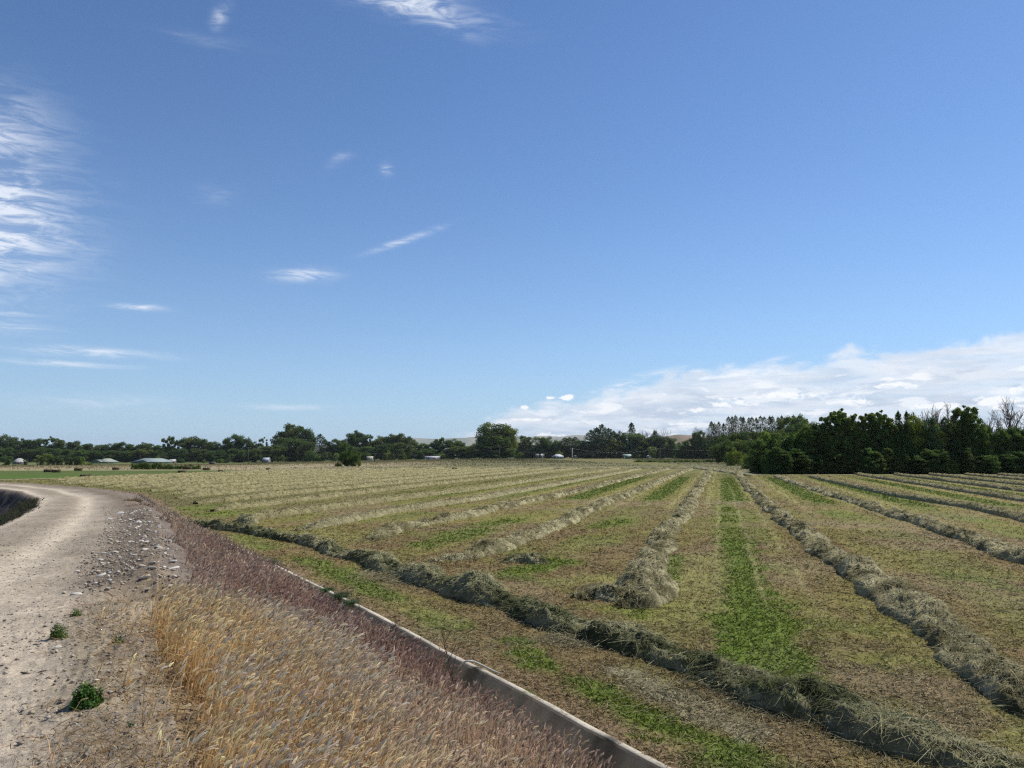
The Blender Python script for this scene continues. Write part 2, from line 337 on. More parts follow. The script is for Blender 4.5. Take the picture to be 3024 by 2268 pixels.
# rows of cut hay, measured as lines on the flat field
Z0 = .12
def row_px(*pp): return [unproj(a, b, Z0) for a, b in pp]
UR = {0: -.62, 1: 1.15, 2: 2.92, 3: 4.62, 4: 6.25, 5: 7.9, 6: 9.4, 7: 11., 8: 12.6, 9: 14.2, -1: -2.3, -2: -4.1, -3: -5.7, -4: -7.25, -5: -8.8, -6: -10.4}
for k in range(7, 34): UR[-k] = -10.4-(k-6)*1.52
US = np.array(sorted(UR.values()))*CAMH*ca
def field_colour(x, y):
    u, v = UV(x, y); N = x.shape
    brown = np.array([.19, .14, .063]); ylw = np.array([.21, .20, .052]); grn = np.array([.115, .155, .028]); pale = np.array([.33, .30, .14]); olive = np.array([.14, .135, .05])
    n1 = fbm(x*.35, y*.35, 31); n2 = fbm(x*1.6, y*1.6, 37); n3 = fbm(u*1.2, v*.12, 41)
    i = np.clip(np.searchsorted(US, u), 1, len(US)-1); a, b = US[i-1], US[i]; w = (u-a)/(b-a); mid = np.abs(w-.5)    # 0 between rows, .5 at a row
    C = np.broadcast_to(brown, N+(3,)).copy()
    def mix(C, c, f): f = np.clip(f, 0, 1)[..., None]; return C*(1-f)+c*f
    C = mix(C, ylw, ss(n3+n1*.5, .60, .95)*.6); C = mix(C, olive*.9, ss(fbm(x*.25+9, y*.25, 33), .52, .7)*.4); C = mix(C, [.235, .18, .11], ss(fbm(x*.2+5, y*.2, 35), .5, .7)*.6)
    # yellow-green flanks
    C = mix(C, ylw, np.exp(-((mid-.25)/.12)**2)*ss(v, 38, 60)*.85)
    C = mix(C, olive*.85, np.maximum(ss(v, 60, 130)*.6, ss(-u, 14, 30)*.75))
    C = mix(C, pale, np.exp(-((mid-.3)/.03)**2)*ss(v, 32, 50)*.5)
    # green centre strips
    edge = .15+.05*(n2-.5)
    g = ss(edge-mid+.22*(n2-.5)*ss(60-v, -20, 20), -.05, .04)*ss(v+8*(n1-.5), 43, 50)*(1-ss(v, 85, 105)*.6)*np.where(u > -22, 1, .35)*np.where(u < -10, .75, 1)
    C = mix(C, grn, g*.88)
    g2 = ss(edge+.04-mid, -.06, .04)*ss(n1, .45, .62)*(1-ss(v, 40, 44)); C = mix(C, grn*1.15, g2*.35)
    # towards the ditch: greener and mixed
    dd, _ = poly_dist(CROSS, x, y); near = 1-ss(np.abs(dd-1.8), .5, 5.5)
    C = mix(C, ylw*.95, near*ss(n2*.6+n1*.5, .50, .68)*.6)
    C = mix(C, grn*1.2, near*ss(n1*.7+n2*.4, .60, .74)*.6)
    inner = (dd < 0)                      # strip between the cross row and the ditch
    C = np.where(inner[..., None], mix(C, brown*1.05, ss(n2, .45, .7)*.5), C)
    C = mix(C, ylw*1.05, inner*ss(n1+n2*.5, .7, .95)*.6)
    n4_ = fbm(x*5, y*5, 51, 3)
    for (p0, p1, wd, cc, am) in SPOTS:
        d, _ = poly_dist([p0, p1], x, y); C = mix(C, cc, ss(wd*(1+1.6*(n2-.5)+1.2*(n4_-.5))-np.abs(d), -.45*wd-.04, .35*wd)*am)
    # thin pale wheel lines
    for uu in (-.05, .28, .62):
        C = mix(C, pale, np.exp(-((u-2.8*uu-.25*(n1-.5))/.06)**2)*ss(v, 14, 18)*(1-ss(v, 60, 80))*.5)
    n4 = fbm(x*5, y*5, 51, 3); C = C*(.82+.36*n4[..., None])
    return np.clip(C, 0, 1)
CROSS_PX = [(470, 1512), (490, 1518), (545, 1537), (649, 1550), (762, 1567), (897, 1592), (1010, 1623), (1105, 1648), (1177, 1673), (1246, 1692), (1357, 1730), (1478, 1768), (1584, 1797), (1700, 1838), (1825, 1880), (1941, 1912), (2080, 1958), (2195, 1996), (2307, 2044), (2445, 2076), (2593, 2130), (2741, 2175), (2889, 2214), (3024, 2245)]
CROSS = [np.asarray(p) for p in row_px(*CROSS_PX)]; e_ = CROSS[-1]-CROSS[-3]; CROSS.append(CROSS[-1]+e_/np.linalg.norm(e_)*9)
c_, _ = poly_dist(CROSS, np.array([20.]), np.array([40.]));  CROSS = CROSS if c_[0] > 0 else CROSS[::-1]
G1 = np.array([.11, .155, .024]); G2 = np.array([.125, .165, .036]); YL = np.array([.235, .22, .075]); PL = np.array([.36, .34, .24]); BR = np.array([.26, .17, .11])
def sp_(a, b, c, d, w, col_, am=.9): return (unproj(a, b), unproj(c, d), w, col_, am)
SPOTS = [sp_(2172, 1600, 2190, 1760, .55, G1), sp_(2200, 1760, 2290, 1960, .55, G1), sp_(2150, 1780, 2230, 1930, .4, G1), sp_(2140, 1490, 2165, 1600, .5, G1, .55), sp_(2310, 1930, 2350, 1985, .25, G2, .8),
         sp_(2050, 1640, 2000, 1850, .35, YL, .75), sp_(2105, 1640, 2100, 1800, .35, YL, .6), sp_(1990, 1640, 1960, 1740, .22, G2, .8),
         sp_(1540, 1690, 1650, 1660, .5, G1, .9), sp_(1500, 1700, 1620, 1720, .3, G2, .7), sp_(1640, 1720, 1790, 1700, .45, YL, .7),
         sp_(1250, 1610, 1420, 1565, .6, G2, .75), sp_(1440, 1550, 1520, 1535, .5, G1, .6), sp_(1750, 1560, 1850, 1535, .4, G1, .6), sp_(1080, 1535, 1250, 1515, .7, G2, .5),
         sp_(900, 1560, 1050, 1600, .5, YL, .6), sp_(1400, 1890, 1440, 1960, .0, G2, 0),
         sp_(1520, 1890, 1540, 1900, .2, G2), sp_(1560, 1930, 1620, 1975, .25, G1), sp_(1700, 2010, 1800, 2060, .22, G1), sp_(1860, 2090, 1930, 2130, .22, G1), sp_(2010, 2160, 2160, 2210, .25, G1), sp_(1890, 2180, 1920, 2190, .1, G1),
         sp_(2180, 2230, 2240, 2260, .3, G2, .7), sp_(1240, 1810, 1340, 1850, .25, G2), sp_(900, 1650, 1010, 1700, .35, G2, .8), sp_(1010, 1700, 1160, 1770, .28, G2, .85), sp_(1170, 1780, 1340, 1840, .22, YL, .5), sp_(670, 1580, 780, 1620, .5, G2, .5), sp_(2120, 2260, 2300, 2330, .3, G2, .8),
         sp_(2830, 1700, 2990, 1740, .35, G2, .55), sp_(2440, 1510, 2520, 1530, .6, G2, .45), sp_(2700, 1500, 2900, 1540, .5, G2, .3),
         sp_(1840, 1985, 1960, 2060, .18, PL, .5), sp_(2000, 2060, 2200, 2160, .25, PL, .45), sp_(1640, 1890, 1700, 1900, .15, PL, .5), sp_(1100, 1690, 1200, 1720, .25, PL, .4), sp_(2100, 2000, 2350, 2120, .15, PL, .3),
         sp_(1490, 2015, 1600, 2075, .07, YL, .9), sp_(1420, 1965, 1470, 1990, .06, YL, .9)]
RIMBARE = np.array([.24, .16, .11])
def ground_colour(x, y):
    x, y = np.asarray(x, float), np.asarray(y, float)
    dc, _ = poly_dist(CREST, x, y); df, _ = poly_dist(FOOT, x, y); di, _ = poly_dist(INNER, x, y); fs = df > 0
    C = field_colour(x, y); n1 = fbm(x*.8, y*.8, 61); n2 = fbm(x*5, y*5, 67); n3 = fbm(x*.12, y*.12, 71)
    def mix(C, c, f): f = np.clip(f, 0, 1)[..., None]; return C*(1-f)+np.asarray(c)*f
    C = mix(C, RIMBARE, fs*(1-ss(df+.5*(n1-.5), .2, .75))*.75)
    # road
    rd = np.broadcast_to(np.array([.32, .27, .205]), x.shape+(3,)).copy()
    tr = np.exp(-((dc+2.0+.5*(n3-.5))/.42)**2)+np.exp(-((dc+3.9)/.5)**2)
    rd = mix(rd, [.50, .43, .33], np.clip(tr, 0, 1)*(.8+.3*n1)); rd = mix(rd, [.24, .20, .15], (1-np.clip(tr, 0, 1))*ss(n1*.6+n2*.5, .42, .6)*.8)
    rd = mix(rd, [.46, .39, .30], (1-ss(y, 7, 13))*ss(-dc, .3, .9)*.9)
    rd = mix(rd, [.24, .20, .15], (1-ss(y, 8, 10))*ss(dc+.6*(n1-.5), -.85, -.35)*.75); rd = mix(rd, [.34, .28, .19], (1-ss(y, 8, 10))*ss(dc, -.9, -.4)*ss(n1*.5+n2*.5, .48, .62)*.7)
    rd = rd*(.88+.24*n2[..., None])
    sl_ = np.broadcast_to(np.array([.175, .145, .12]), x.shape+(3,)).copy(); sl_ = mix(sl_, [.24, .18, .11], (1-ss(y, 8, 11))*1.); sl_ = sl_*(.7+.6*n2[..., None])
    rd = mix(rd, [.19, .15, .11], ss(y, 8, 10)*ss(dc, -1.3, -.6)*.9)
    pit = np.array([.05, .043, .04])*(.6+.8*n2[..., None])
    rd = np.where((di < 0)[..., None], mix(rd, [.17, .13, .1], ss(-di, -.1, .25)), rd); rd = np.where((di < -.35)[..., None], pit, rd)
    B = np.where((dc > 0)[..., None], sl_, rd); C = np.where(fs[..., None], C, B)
    # beyond the rows
    d = np.hypot(x, y)
    b1, _ = poly_dist(BOUND, x, y)          # positive = beyond the mown field
    cg = np.array([.10, .135, .035]); dg = np.array([.30, .245, .15]); ol = np.array([.145, .138, .066])
    n5 = fbm(x*.05, y*.35, 81); n6 = fbm(x*.3, y*.3, 83)
    leftish = ss(-x, 10, 40)
    bey = mix(np.broadcast_to(ol, x.shape+(3,)), dg, ss(n5, .45, .65)*(.18+.6*leftish))
    bey = mix(bey, [.12, .13, .05], ss(n6+.3*n5, .72, .9)*.6)
    leftish = ss(-x, 10, 40)
    g = ss(b1, 1.2, 3)*(1-ss(y, 128, 134))*leftish; bey = mix(bey, cg*(.85), g)
    bey = bey*(.85+.3*fbm(x*.08, y*.5, 91))[..., None]; bey = mix(bey, [.07, .13, .02], g*ss(y, 88, 92)*(1-ss(y, 98, 104))*.8)
    bey = mix(bey, dg*1.15, ss(y, 133, 138)*(1-ss(y, 330, 360))*leftish*.8*ss(n5, .25, .5))
    bey = mix(bey, [.36, .31, .18], np.exp(-((y-131)/1.6)**2)*leftish*.8+np.exp(-((b1-.8)/.9)**2)*.7)
    bey = mix(bey, [.12, .14, .05], ss(d, 480, 520)*.9)
    bey = mix(bey, [.42, .38, .30], ((d > 470) & (d < 482) & (x > -60))*.8)
    C = np.where((b1 > 0)[..., None], bey, C)
    return C
BOUND = [np.array(p) for p in [unproj(-900, 1452), unproj(0, 1418), unproj(362, 1407), unproj(760, 1391.5), unproj(1300, 1382), unproj(2060, 1381), unproj(2120, 1390), unproj(2220, 1402), unproj(3100, 1401.5), unproj(4200, 1402)]]
b_, _ = poly_dist(BOUND, np.array([0.]), np.array([400.])); BOUND = BOUND if b_[0] > 0 else BOUND[::-1]
# polar sheet from under the camera to the horizon (finest where detail is seen)
th = np.unique(np.r_[np.linspace(-180, -50, 40), np.linspace(-50, 50, 840), np.linspace(50, 180, 40)]); th = th[:-1]
rr_ = np.r_[0.02, np.geomspace(.7, 12000, 830)]
TH, RR = np.meshgrid(R(1)*th, rr_); GX, GY = RR*np.sin(TH), RR*np.cos(TH)
GZ = height(GX, GY); GZ = np.where(RR > 1500, GZ-(RR-1500)*.0006, GZ)
GC = ground_colour(GX, GY)
dtr, _ = poly_dist(DITL, GX, GY); 
if poly_dist(DITL, np.array([30.]), np.array([30.]))[0][0] < 0: DITL = DITL[::-1]; dtr = -dtr
GZ = np.where((dtr < .03) & (dtr > -1.25) & (RR < 40), np.minimum(GZ, GZ*0-.75), GZ)      # room for the concrete channel
nr, na = GX.shape; V = np.stack([GX, GY, GZ], -1).reshape(-1, 3); Cc = GC.reshape(-1, 3)
i = np.arange(nr-1)[:, None]*na; j = np.arange(na)[None]; j2 = (j+1) % na
FQ = np.stack([i+j, i+j2, i+na+j2, i+na+j], -1).reshape(-1, 4)
fx, fy = GX.reshape(-1)[FQ].mean(1), GY.reshape(-1)[FQ].mean(1)
fdc, _ = poly_dist(CREST, fx, fy); fdf, _ = poly_dist(FOOT, fx, fy); fb, _ = poly_dist(BOUND, fx, fy); fdi, _ = poly_dist(INNER, fx, fy); fr = np.hypot(fx, fy)
zone = np.where(fdf > 0, 0, np.where(fdc > 0, 1, np.where(fdi > 0, 2, 3)))
zone = np.where((fr > 100) & (fb <= 0), 0, zone)
zone = np.where((fb > 0) & ((fdf > 0) | (fr > 75)), np.where((fb > 1) & (fx < -25) & (fy < 131) & (fy > 60), 5, 4), zone)
for k, nm in enumerate(['hay_field', 'embankment', 'dirt_road', 'roadside_pit', 'far_field', 'green_field']):
    m = zone == k
    if not m.any(): continue
    us, inv = np.unique(FQ[m], return_inverse=True)
    obj(nm, mesh_np(nm, V[us], inv.reshape(-1, 4), m_ground, Cc[us], True), kind='structure')
del V, FQ
def gz(x, y): return height(np.atleast_1d(x), np.atleast_1d(y))
#@@PART2
def ordinal(n):
    small = ['zeroth', 'first', 'second', 'third', 'fourth', 'fifth', 'sixth', 'seventh', 'eighth', 'ninth', 'tenth', 'eleventh', 'twelfth', 'thirteenth', 'fourteenth', 'fifteenth', 'sixteenth', 'seventeenth', 'eighteenth', 'nineteenth', 'twentieth']
    if n <= 20: return small[n]
    tens = {2: 'twenty', 3: 'thirty', 4: 'forty', 5: 'fifty'}; tieth = {30: 'thirtieth', 40: 'fortieth', 50: 'fiftieth'}
    return tieth.get(n) or tens[n//10]+'-'+small[n % 10]
def jit(c, n, a=.2, h=.06):
    c = np.broadcast_to(np.asarray(c, float), (n, 3)); return np.clip(c*(1+rng.uniform(-a, a, (n, 1)))*(1+rng.uniform(-h, h, (n, 3))), 0, 1)
# ------------------------------------------------------------------ concrete ditch
D, t = resample(DITL if np.hypot(*DITL[0]) < np.hypot(*DITL[-1]) else DITL[::-1], .1); T = np.gradient(D, axis=0); T /= np.linalg.norm(T, axis=1)[:, None]; NR = np.stack([T[:, 1], -T[:, 0]], 1)
if (NR[0] @ np.array([1., 1.])) < 0: NR = -NR
prof_wall = [(-.02, .035), (-.10, -.06), (-.36, -.52), (-.42, -.56), (-.70, -.56), (-.78, -.5), (-1.14, -.12), (-1.22, -.10), (-1.25, -.3)]
prof_rim = [(-.022, -.02), (-.024, .05), (-.012, .06), (.052, .06), (.06, .05), (.06, -.25)]
def sweep(prof, wob):
    n = len(prof); a = np.array(prof); w = (fbm(t*1.3, t*0, 3)-.5)*wob*.5+(hsh(np.floor(t/2.9), 1., 5)-.5)*.008
    X = D[:, None]+NR[:, None]*(a[None, :, :1]+w[:, None, None]*.3); Z = a[None, :, 1]+w[:, None]+np.zeros((len(D), n))
    Z = Z+(vn(np.tile(t[:, None]*3, (1, n)), np.arange(n)[None]*7.+0*t[:, None], 4)-.5)*.008
    V = np.concatenate([X, Z[..., None]], -1).reshape(-1, 3); i = np.arange(len(D)-1)[:, None]*n; j = np.arange(n-1)[None]
    return V, np.stack([i+j, i+j+1, i+n+j+1, i+n+j], -1).reshape(-1, 4)
dt = empty('irrigation_ditch', (float(D[0, 0]), float(D[0, 1]), 0), label='long narrow concrete-lined irrigation ditch between the grassy bank and the hay field', category='ditch')
off = np.array([D[0, 0], D[0, 1], 0.])
for nm, pr, cc in [('channel_lining', prof_wall, (.33, .285, .195)), ('rim', prof_rim, (.42, .385, .31))]:
    V, Fq = sweep(pr, .02); c = np.broadcast_to(cc, V.shape).copy(); c *= (.86+.28*fbm(V[:, 0]*3, V[:, 1]*3, 8))[:, None]
    if nm == 'rim': jn = (np.repeat(t, len(pr)) % 2.9) < .2; c[jn] *= .3; c *= (.75+.5*fbm(np.repeat(t, len(pr))*2.3, V[:, 2]*0, 18))[:, None]
    else:
        jn = (np.abs((np.repeat(t, len(pr)) % 2.9)-.12) < .14); c[jn] *= .5; sn = fbm(np.repeat(t, len(pr))*9, V[:, 2]*2, 12); c *= (.62+.7*sn)[:, None]; c *= (1-.35*ss(fbm(np.repeat(t, len(pr))*2.5, V[:, 2]*.6, 22), .55, .68))[:, None]
    obj(nm, mesh_np(nm, V-off, Fq, m_conc, c, False), dt)
# ------------------------------------------------------------------ windrows of cut hay
def hay_row(P, hw, h, cdark, clite, seed, taper0=1.5, taper1=.6, dens=1.0, bumps=(), extra=None, name='hay_windrow', **props):
    mb = MB(); bx, by = float(P[0][0]), float(P[0][1])
    for q, (PP, hwq, hq) in enumerate([(P, hw, h)]+list(extra or [])):
        dmin = max(6, float(np.min(np.hypot(*np.asarray(PP).T)))); Q, s = resample(PP, np.clip(dmin*.006, .045, .25)); Ls = s[-1]
        T = np.gradient(Q, axis=0); T /= np.linalg.norm(T, axis=1)[:, None]+1e-9; Nn = np.stack([T[:, 1], -T[:, 0]], 1)
        wob = (fbm(s*.45, s*0+seed, seed)-.5); Q = Q+Nn*(wob*(.5 if dmin < 30 else .2))[:, None]
        n = 25 if dmin < 30 else 13; tt = np.linspace(-1, 1, n)
        e = np.minimum(ss(s, 0, taper0 if q == 0 else .5), 1-ss(s, Ls-taper1, Ls)); e = .25+.75*e
        va = 1.5 if name == 'hay_windrow' and cdark == GD else 1. if dmin < 30 else .45; hv = hq*(1+va*(.8*fbm(s*.8, s*0, seed+2)-.4))*e; wv = hwq*(1+va*(.7*fbm(s*.6, s*0+5, seed+4)-.35))*(.55+.45*e)
        for (bs, bh, bw) in bumps if q == 0 else (): g = np.exp(-((s-bs)/bw)**2); hv = hv+bh*g; wv = wv+bh*.8*g
        prof = (1-np.abs(tt)**2.6)**.6
        S2, T2 = np.meshgrid(s, tt, indexing='ij')
        lump = (fbm(S2*2.2, T2*1.3+seed, seed+6, 4)-.5)*(1.3 if dmin < 30 else .8)*hq+(fbm(S2*7, T2*4, seed+8, 3)-.5)*.75*hq+(np.abs(fbm(S2*16, T2*9, seed+28, 3)-.5)*-1.1*hq if dmin < 30 else 0)
        X = Q[:, None]+Nn[:, None]*(tt[None, :, None]*wv[:, None, None]+((fbm(S2*3, T2*2, seed+9)-.5)*.35*hwq*prof)[..., None])
        Z = hv[:, None]*prof[None]+lump*prof[None]-.03
        Zg = height(X[..., 0], X[..., 1], False); V = np.concatenate([X, (Z+Zg)[..., None]], -1)
        cn = fbm(S2*1.5, T2*1.2, seed+12)[..., None]; cn = ss(cn, .3, .7) if dmin < 30 else .55+.3*(cn-.5)
        C = (np.array(cdark)*(1-cn)+np.array(clite)*cn)*(.6+.8*fbm(S2*11, T2*6, seed+14, 2)[..., None])*.8
        i = np.arange(len(s)-1)[:, None]*n; j = np.arange(n-1)[None]; o = np.array([bx, by, 0])
        mb.add(V.reshape(-1, 3)-o, np.stack([i+j, i+j+1, i+n+j+1, i+n+j], -1).reshape(-1, 4), C.reshape(-1, 3))
        # stems on and around it
        dd = np.hypot(Q[:, 0], Q[:, 1]); per = np.clip(26000*dens/dd**1.35, 24, 2000); per = per*np.gradient(s); N = int(per.sum())
        ii = rng.choice(len(s), N, p=per/per.sum()); tj = np.clip(rng.normal(0, .5 if dmin < 30 else .38, N), -1.2, 1.2); tc_ = np.clip(tj, -1, 1); jj = (tc_+1)/2*(n-1); j0 = np.clip(jj.astype(int), 0, n-2); f = (jj-j0)[:, None]
        B = V[ii, j0]*(1-f)+V[ii, j0+1]*f; over = (tj-tc_)[:, None]*hwq; B[:, :2] += Nn[ii]*over+T[ii]*rng.uniform(-.1, .1, (N, 1)); B[:, 2] += rng.uniform(-.02, .02, N)
        dB = np.hypot(B[:, 0], B[:, 1]); ln = rng.uniform(.05, .20, N)*rng.choice([1, 1, 1, 1.7], N); wd = (.0028+.0005*dB)*rng.uniform(.7, 1.4, N)
        a = rng.uniform(0, 2*math.pi, N); dv = np.stack([np.cos(a), np.sin(a), rng.uniform(-.2, .4, N)], 1); dr = np.stack([rng.normal(0, .35, N), rng.normal(0, .35, N), -rng.uniform(.05, .45, N)], 1)
        cm = (ss(fbm(s*1.5, s*0, seed+12), .3, .7) if dmin < 30 else .6+0*s)[ii][:, None]; pal = np.array(cdark)*(1-cm)*1.25+np.array(clite)*cm*1.15+.0
        pk = rng.random(N)[:, None]; pal = np.where(pk > .95, np.array([.50, .47, .32]), np.where(pk < .22, pal*.5, pal)); c0 = np.clip(pal*rng.uniform(.7, 1.3, (N, 1)), 0, .8)
        Vr, Fr, Cr = ribbons(B-o, dv, ln, wd, dr, 2 if dmin < 45 else 1, c0*.85, c0*1.1, .3); mb.add(Vr, Fr, Cr)
    return obj(name, mb.mesh(name, m_hay), None, (bx, by, 0), category='windrow', **props)
HDF, HLF = (.20, .18, .08), (.52, .465, .25); HD, HL = (.21, .19, .09), (.56, .51, .295); GD, GL = (.13, .145, .06), (.46, .44, .25)
PX = {0: [(1890, 1755), (1885, 1730), (1912, 1660), (1945, 1600), (1985, 1546), (2029, 1495), (2062, 1442), (2090, 1402), (2100, 1386)],
      1: [(3200, 2130), (3060, 2062), (2970, 2002), (2889, 1942), (2790, 1852), (2667, 1762), (2555, 1690), (2445, 1622), (2350, 1552), (2263, 1483), (2215, 1440), (2184, 1405), (2175, 1396)],
      2: [(3250, 1712), (3024, 1640), (2889, 1596), (2692, 1530), (2519, 1476), (2400, 1440), (2292, 1406)],
      3: [(3250, 1595), (3019, 1526), (2873, 1495), (2643, 1460), (2510, 1432), (2392, 1406)],
      -1: [(1265, 1642), (1330, 1639), (1395, 1634), (1478, 1608), (1663, 1539), (1762, 1489), (1906, 1437), (1997, 1400), (2040, 1385)],
      -2: [(1051, 1591), (1090, 1584), (1168, 1557), (1394, 1515), (1454, 1499), (1689, 1451), (1906, 1399), (1975, 1384)],
      -3: [(875, 1558), (930, 1549), (1123, 1511), (1394, 1472), (1725, 1414), (1890, 1384)],
      -4: [(689, 1534), (1033, 1488), (1394, 1444), (1700, 1400), (1830, 1383)]}
for k, r in sorted(UR.items()):
    if k in PX: P = np.array(row_px(*PX[k]))
    else:
        v = np.linspace(4, 175, 700); u = np.full(v.shape, r*CAMH*ca); x, y = XY(u, v)
        d1_, _ = poly_dist(CROSS, x, y); d2, _ = poly_dist(FOOT, x, y); d3, _ = poly_dist(BOUND, x, y)
        ok = (d1_ > 1.1) & (d2 > 1.6) & (d3 < -1.0) & (np.abs(np.degrees(np.arctan2(x, y))) < 43)
        if ok.sum() < 12: continue
        u = u+(fbm(v*.03, v*0+k*3., 90)-.5)*1.2; x, y = XY(u, v); P = np.stack([x, y], 1)[ok][::3]
    if k == 0: lab = 'hay windrow running straight away from a broad heap, left of the green strip'
    elif k == 1: lab = 'long hay windrow just right of the bright green strip, matted at its near end'
    elif k > 1: lab = f'pale hay windrow, {ordinal(k-1)} right of the one beside the green strip'
    else: lab = f'hay windrow, {ordinal(-k)} left of the one starting from a broad heap'
    kw = {}
    if k == 0: kw = dict(extra=[(row_px((1715, 1752), (1760, 1742), (1830, 1752), (1900, 1758)), .40, .24), (row_px((1835, 1775), (1890, 1772), (1935, 1745), (1945, 1700)), .40, .28)], bumps=[(1.2, .12, .8)])
    if k == 1: kw = dict(bumps=[(6., .12, .7), (8., .15, .6), (11, .1, 1)])
    if k == -1: kw = dict(bumps=[(3., .1, .8)])
    near = k in (0, 1, -1, -2, -3, 2)
    hay_row(P, (.42 if near else .34), (.26 if near else .30), *((HD, HL) if near else (HDF, HLF)), 11+k*1.0+40, 2.2 if k < 0 else .8, dens=1.15 if near else 1., group='windrows of cut hay across the field', label=lab, **kw)
hay_row(np.array(CROSS) if np.hypot(*CROSS[0]) > np.hypot(*CROSS[-1]) else np.array(CROSS[::-1]), .31, .235, GD, GL, 77, dens=1.3, bumps=[(21.5, .08, .5), (24, .1, .6), (26.5, .18, .7), (29, .06, .7), (31, .12, .6), (34, .08, .5)], group='windrows of cut hay across the field',
        label='dark lumpy hay windrow running beside the concrete ditch across the ends of the rows')
hay_row(np.array(row_px((1492, 1650), (1530, 1644), (1570, 1645), (1618, 1652))), .34, .22, GD, HL, 99, .5, .5, label='small dark clump of hay lying alone between two windrows', name='hay_clump')
for q, (a, b, c, d) in enumerate([(700, 1532, 745, 1538), (1006, 1388, 1050, 1388), (1065, 1387, 1080, 1387), (1125, 1388, 1145, 1388), (1238, 1386, 1290, 1386), (505, 1412, 520, 1412)]):
    labs = ['short dark hay clump beside the dark windrow near the bank', 'flat dark hay clump in front of the dark round tree', 'small hay clump right of the flat one before the dark round tree', 'hay clump alone in the far olive stubble', 'broad low hay clump at the far edge of the stubble before the white house', 'small dark clump in the far stubble below the bales']
    P = np.array(row_px((a, b), ((a+c)/2, b-1), (c, d)))
    hay_row(P, .4, .3, GD, HL, 120+q, .4, .4, label=labs[q], name='hay_clump', group='loose clumps of hay' )
# straggling far cross row at the head of the field
hay_row(np.array(row_px((1380, 1383), (1600, 1382.5), (1860, 1381), (2050, 1381), (2130, 1390.5), (2215, 1402))), .6, .3, HD, HL, 140, label='thin ragged hay windrow lying crosswise at the far head of the field', group='windrows of cut hay across the field')
# ------------------------------------------------------------------ scatter of stubble, litter and regrowth
def scatter_polar(N, r0, r1, p, a=43):
    q = rng.random(N); e = 2-p; r = (r0**e+q*(r1**e-r0**e))**(1/e) if abs(e) > 1e-3 else r0*(r1/r0)**q
    b = R(1)*rng.uniform(-a, a, N); return r*np.sin(b), r*np.cos(b)
x, y = scatter_polar(480000, 5.5, 110, 1.75); df, _ = poly_dist(FOOT, x, y); bd, _ = poly_dist(BOUND, x, y); m = (df > .15) & (bd < 0); x, y = x[m], y[m]
C = field_colour(x, y); z = height(x, y); d = np.hypot(x, y); N = len(x); gr = C[:, 1] > C[:, 0]*1.12
cl = fbm(x*3, y*3, 201); keep = rng.random(N) < np.where(gr, 1, .45+.8*(cl > .48)); x, y, z, C, d, gr = [q[keep] for q in (x, y, z, C, d, gr)]; N = len(x)
lie = (rng.random(N) < .55) & ~gr; a = rng.uniform(0, 2*math.pi, N)
dv = np.stack([np.cos(a), np.sin(a), np.where(lie, rng.uniform(0, .25, N), rng.uniform(.6, 2.2, N))], 1)
ln = np.where(gr, rng.uniform(.04, .11, N), np.where(lie, rng.uniform(.05, .2, N), rng.uniform(.02, .075, N)))*(1+d*.006)
wd = (.003+.0008*d)*np.where(gr, 1.7, rng.uniform(.6, 1.3, N)); pk = rng.random(N)
c = C*1.15*(1+rng.uniform(-.45, .45, (N, 1))*np.clip(22/d, .25, 1)[:, None]); c[(pk > .95) & ~gr & (d < 30)] = [.50, .46, .33]; c[(pk < .05) & (d < 35)] *= .4
V, Fq, Cc = ribbons(np.stack([x, y, z-.005], 1), dv, ln, wd, np.stack([rng.normal(0, .2, N), rng.normal(0, .2, N), np.where(gr, -.4, -.1)], 1), 1, c*.8, np.clip(c, 0, .8), .35)
obj('stubble', mesh_np('stubble', V, Fq, m_strip, Cc), kind='stuff', label='cut stubble, litter and green regrowth over the hay field')
x, y = scatter_polar(300000, 5.5, 32, 1.9); df, _ = poly_dist(FOOT, x, y); dx_, _ = poly_dist(CROSS, x, y); m = (df > .12) & (rng.random(len(x)) < .35+.65*ss(fbm(x*2.2, y*2.2, 211), .35, .6)); x, y = x[m], y[m]; N = len(x); d = np.hypot(x, y); a = rng.uniform(0, 6.283, N)
c = field_colour(x, y); gr = c[:, 1] > c[:, 0]*1.12; c = np.where(rng.random(N)[:, None] < .33, c*.3, c*.8+np.array([.44, .35, .23])*.36*rng.uniform(.3, 1.7, (N, 1))); m = ~gr | (rng.random(N) < .25)
x, y, d, a, c = x[m], y[m], d[m], a[m], c[m]; N = len(x)
V, Fq, Cc = ribbons(np.stack([x, y, height(x, y)+rng.uniform(0, .03, N)], 1), np.stack([np.cos(a), np.sin(a), rng.uniform(-.1, .7, N)], 1), rng.uniform(.03, .11, N), (.003+.0008*d)*rng.uniform(.7, 1.3, N), np.stack([rng.normal(0, .5, N), rng.normal(0, .5, N), -rng.uniform(.1, .5, N)], 1), 2, c*.85, np.clip(c, 0, .8), .4)
obj('chaff', mesh_np('chaff', V, Fq, m_strip, Cc), kind='stuff', label='fine curled chaff and leaf litter over the near stubble')
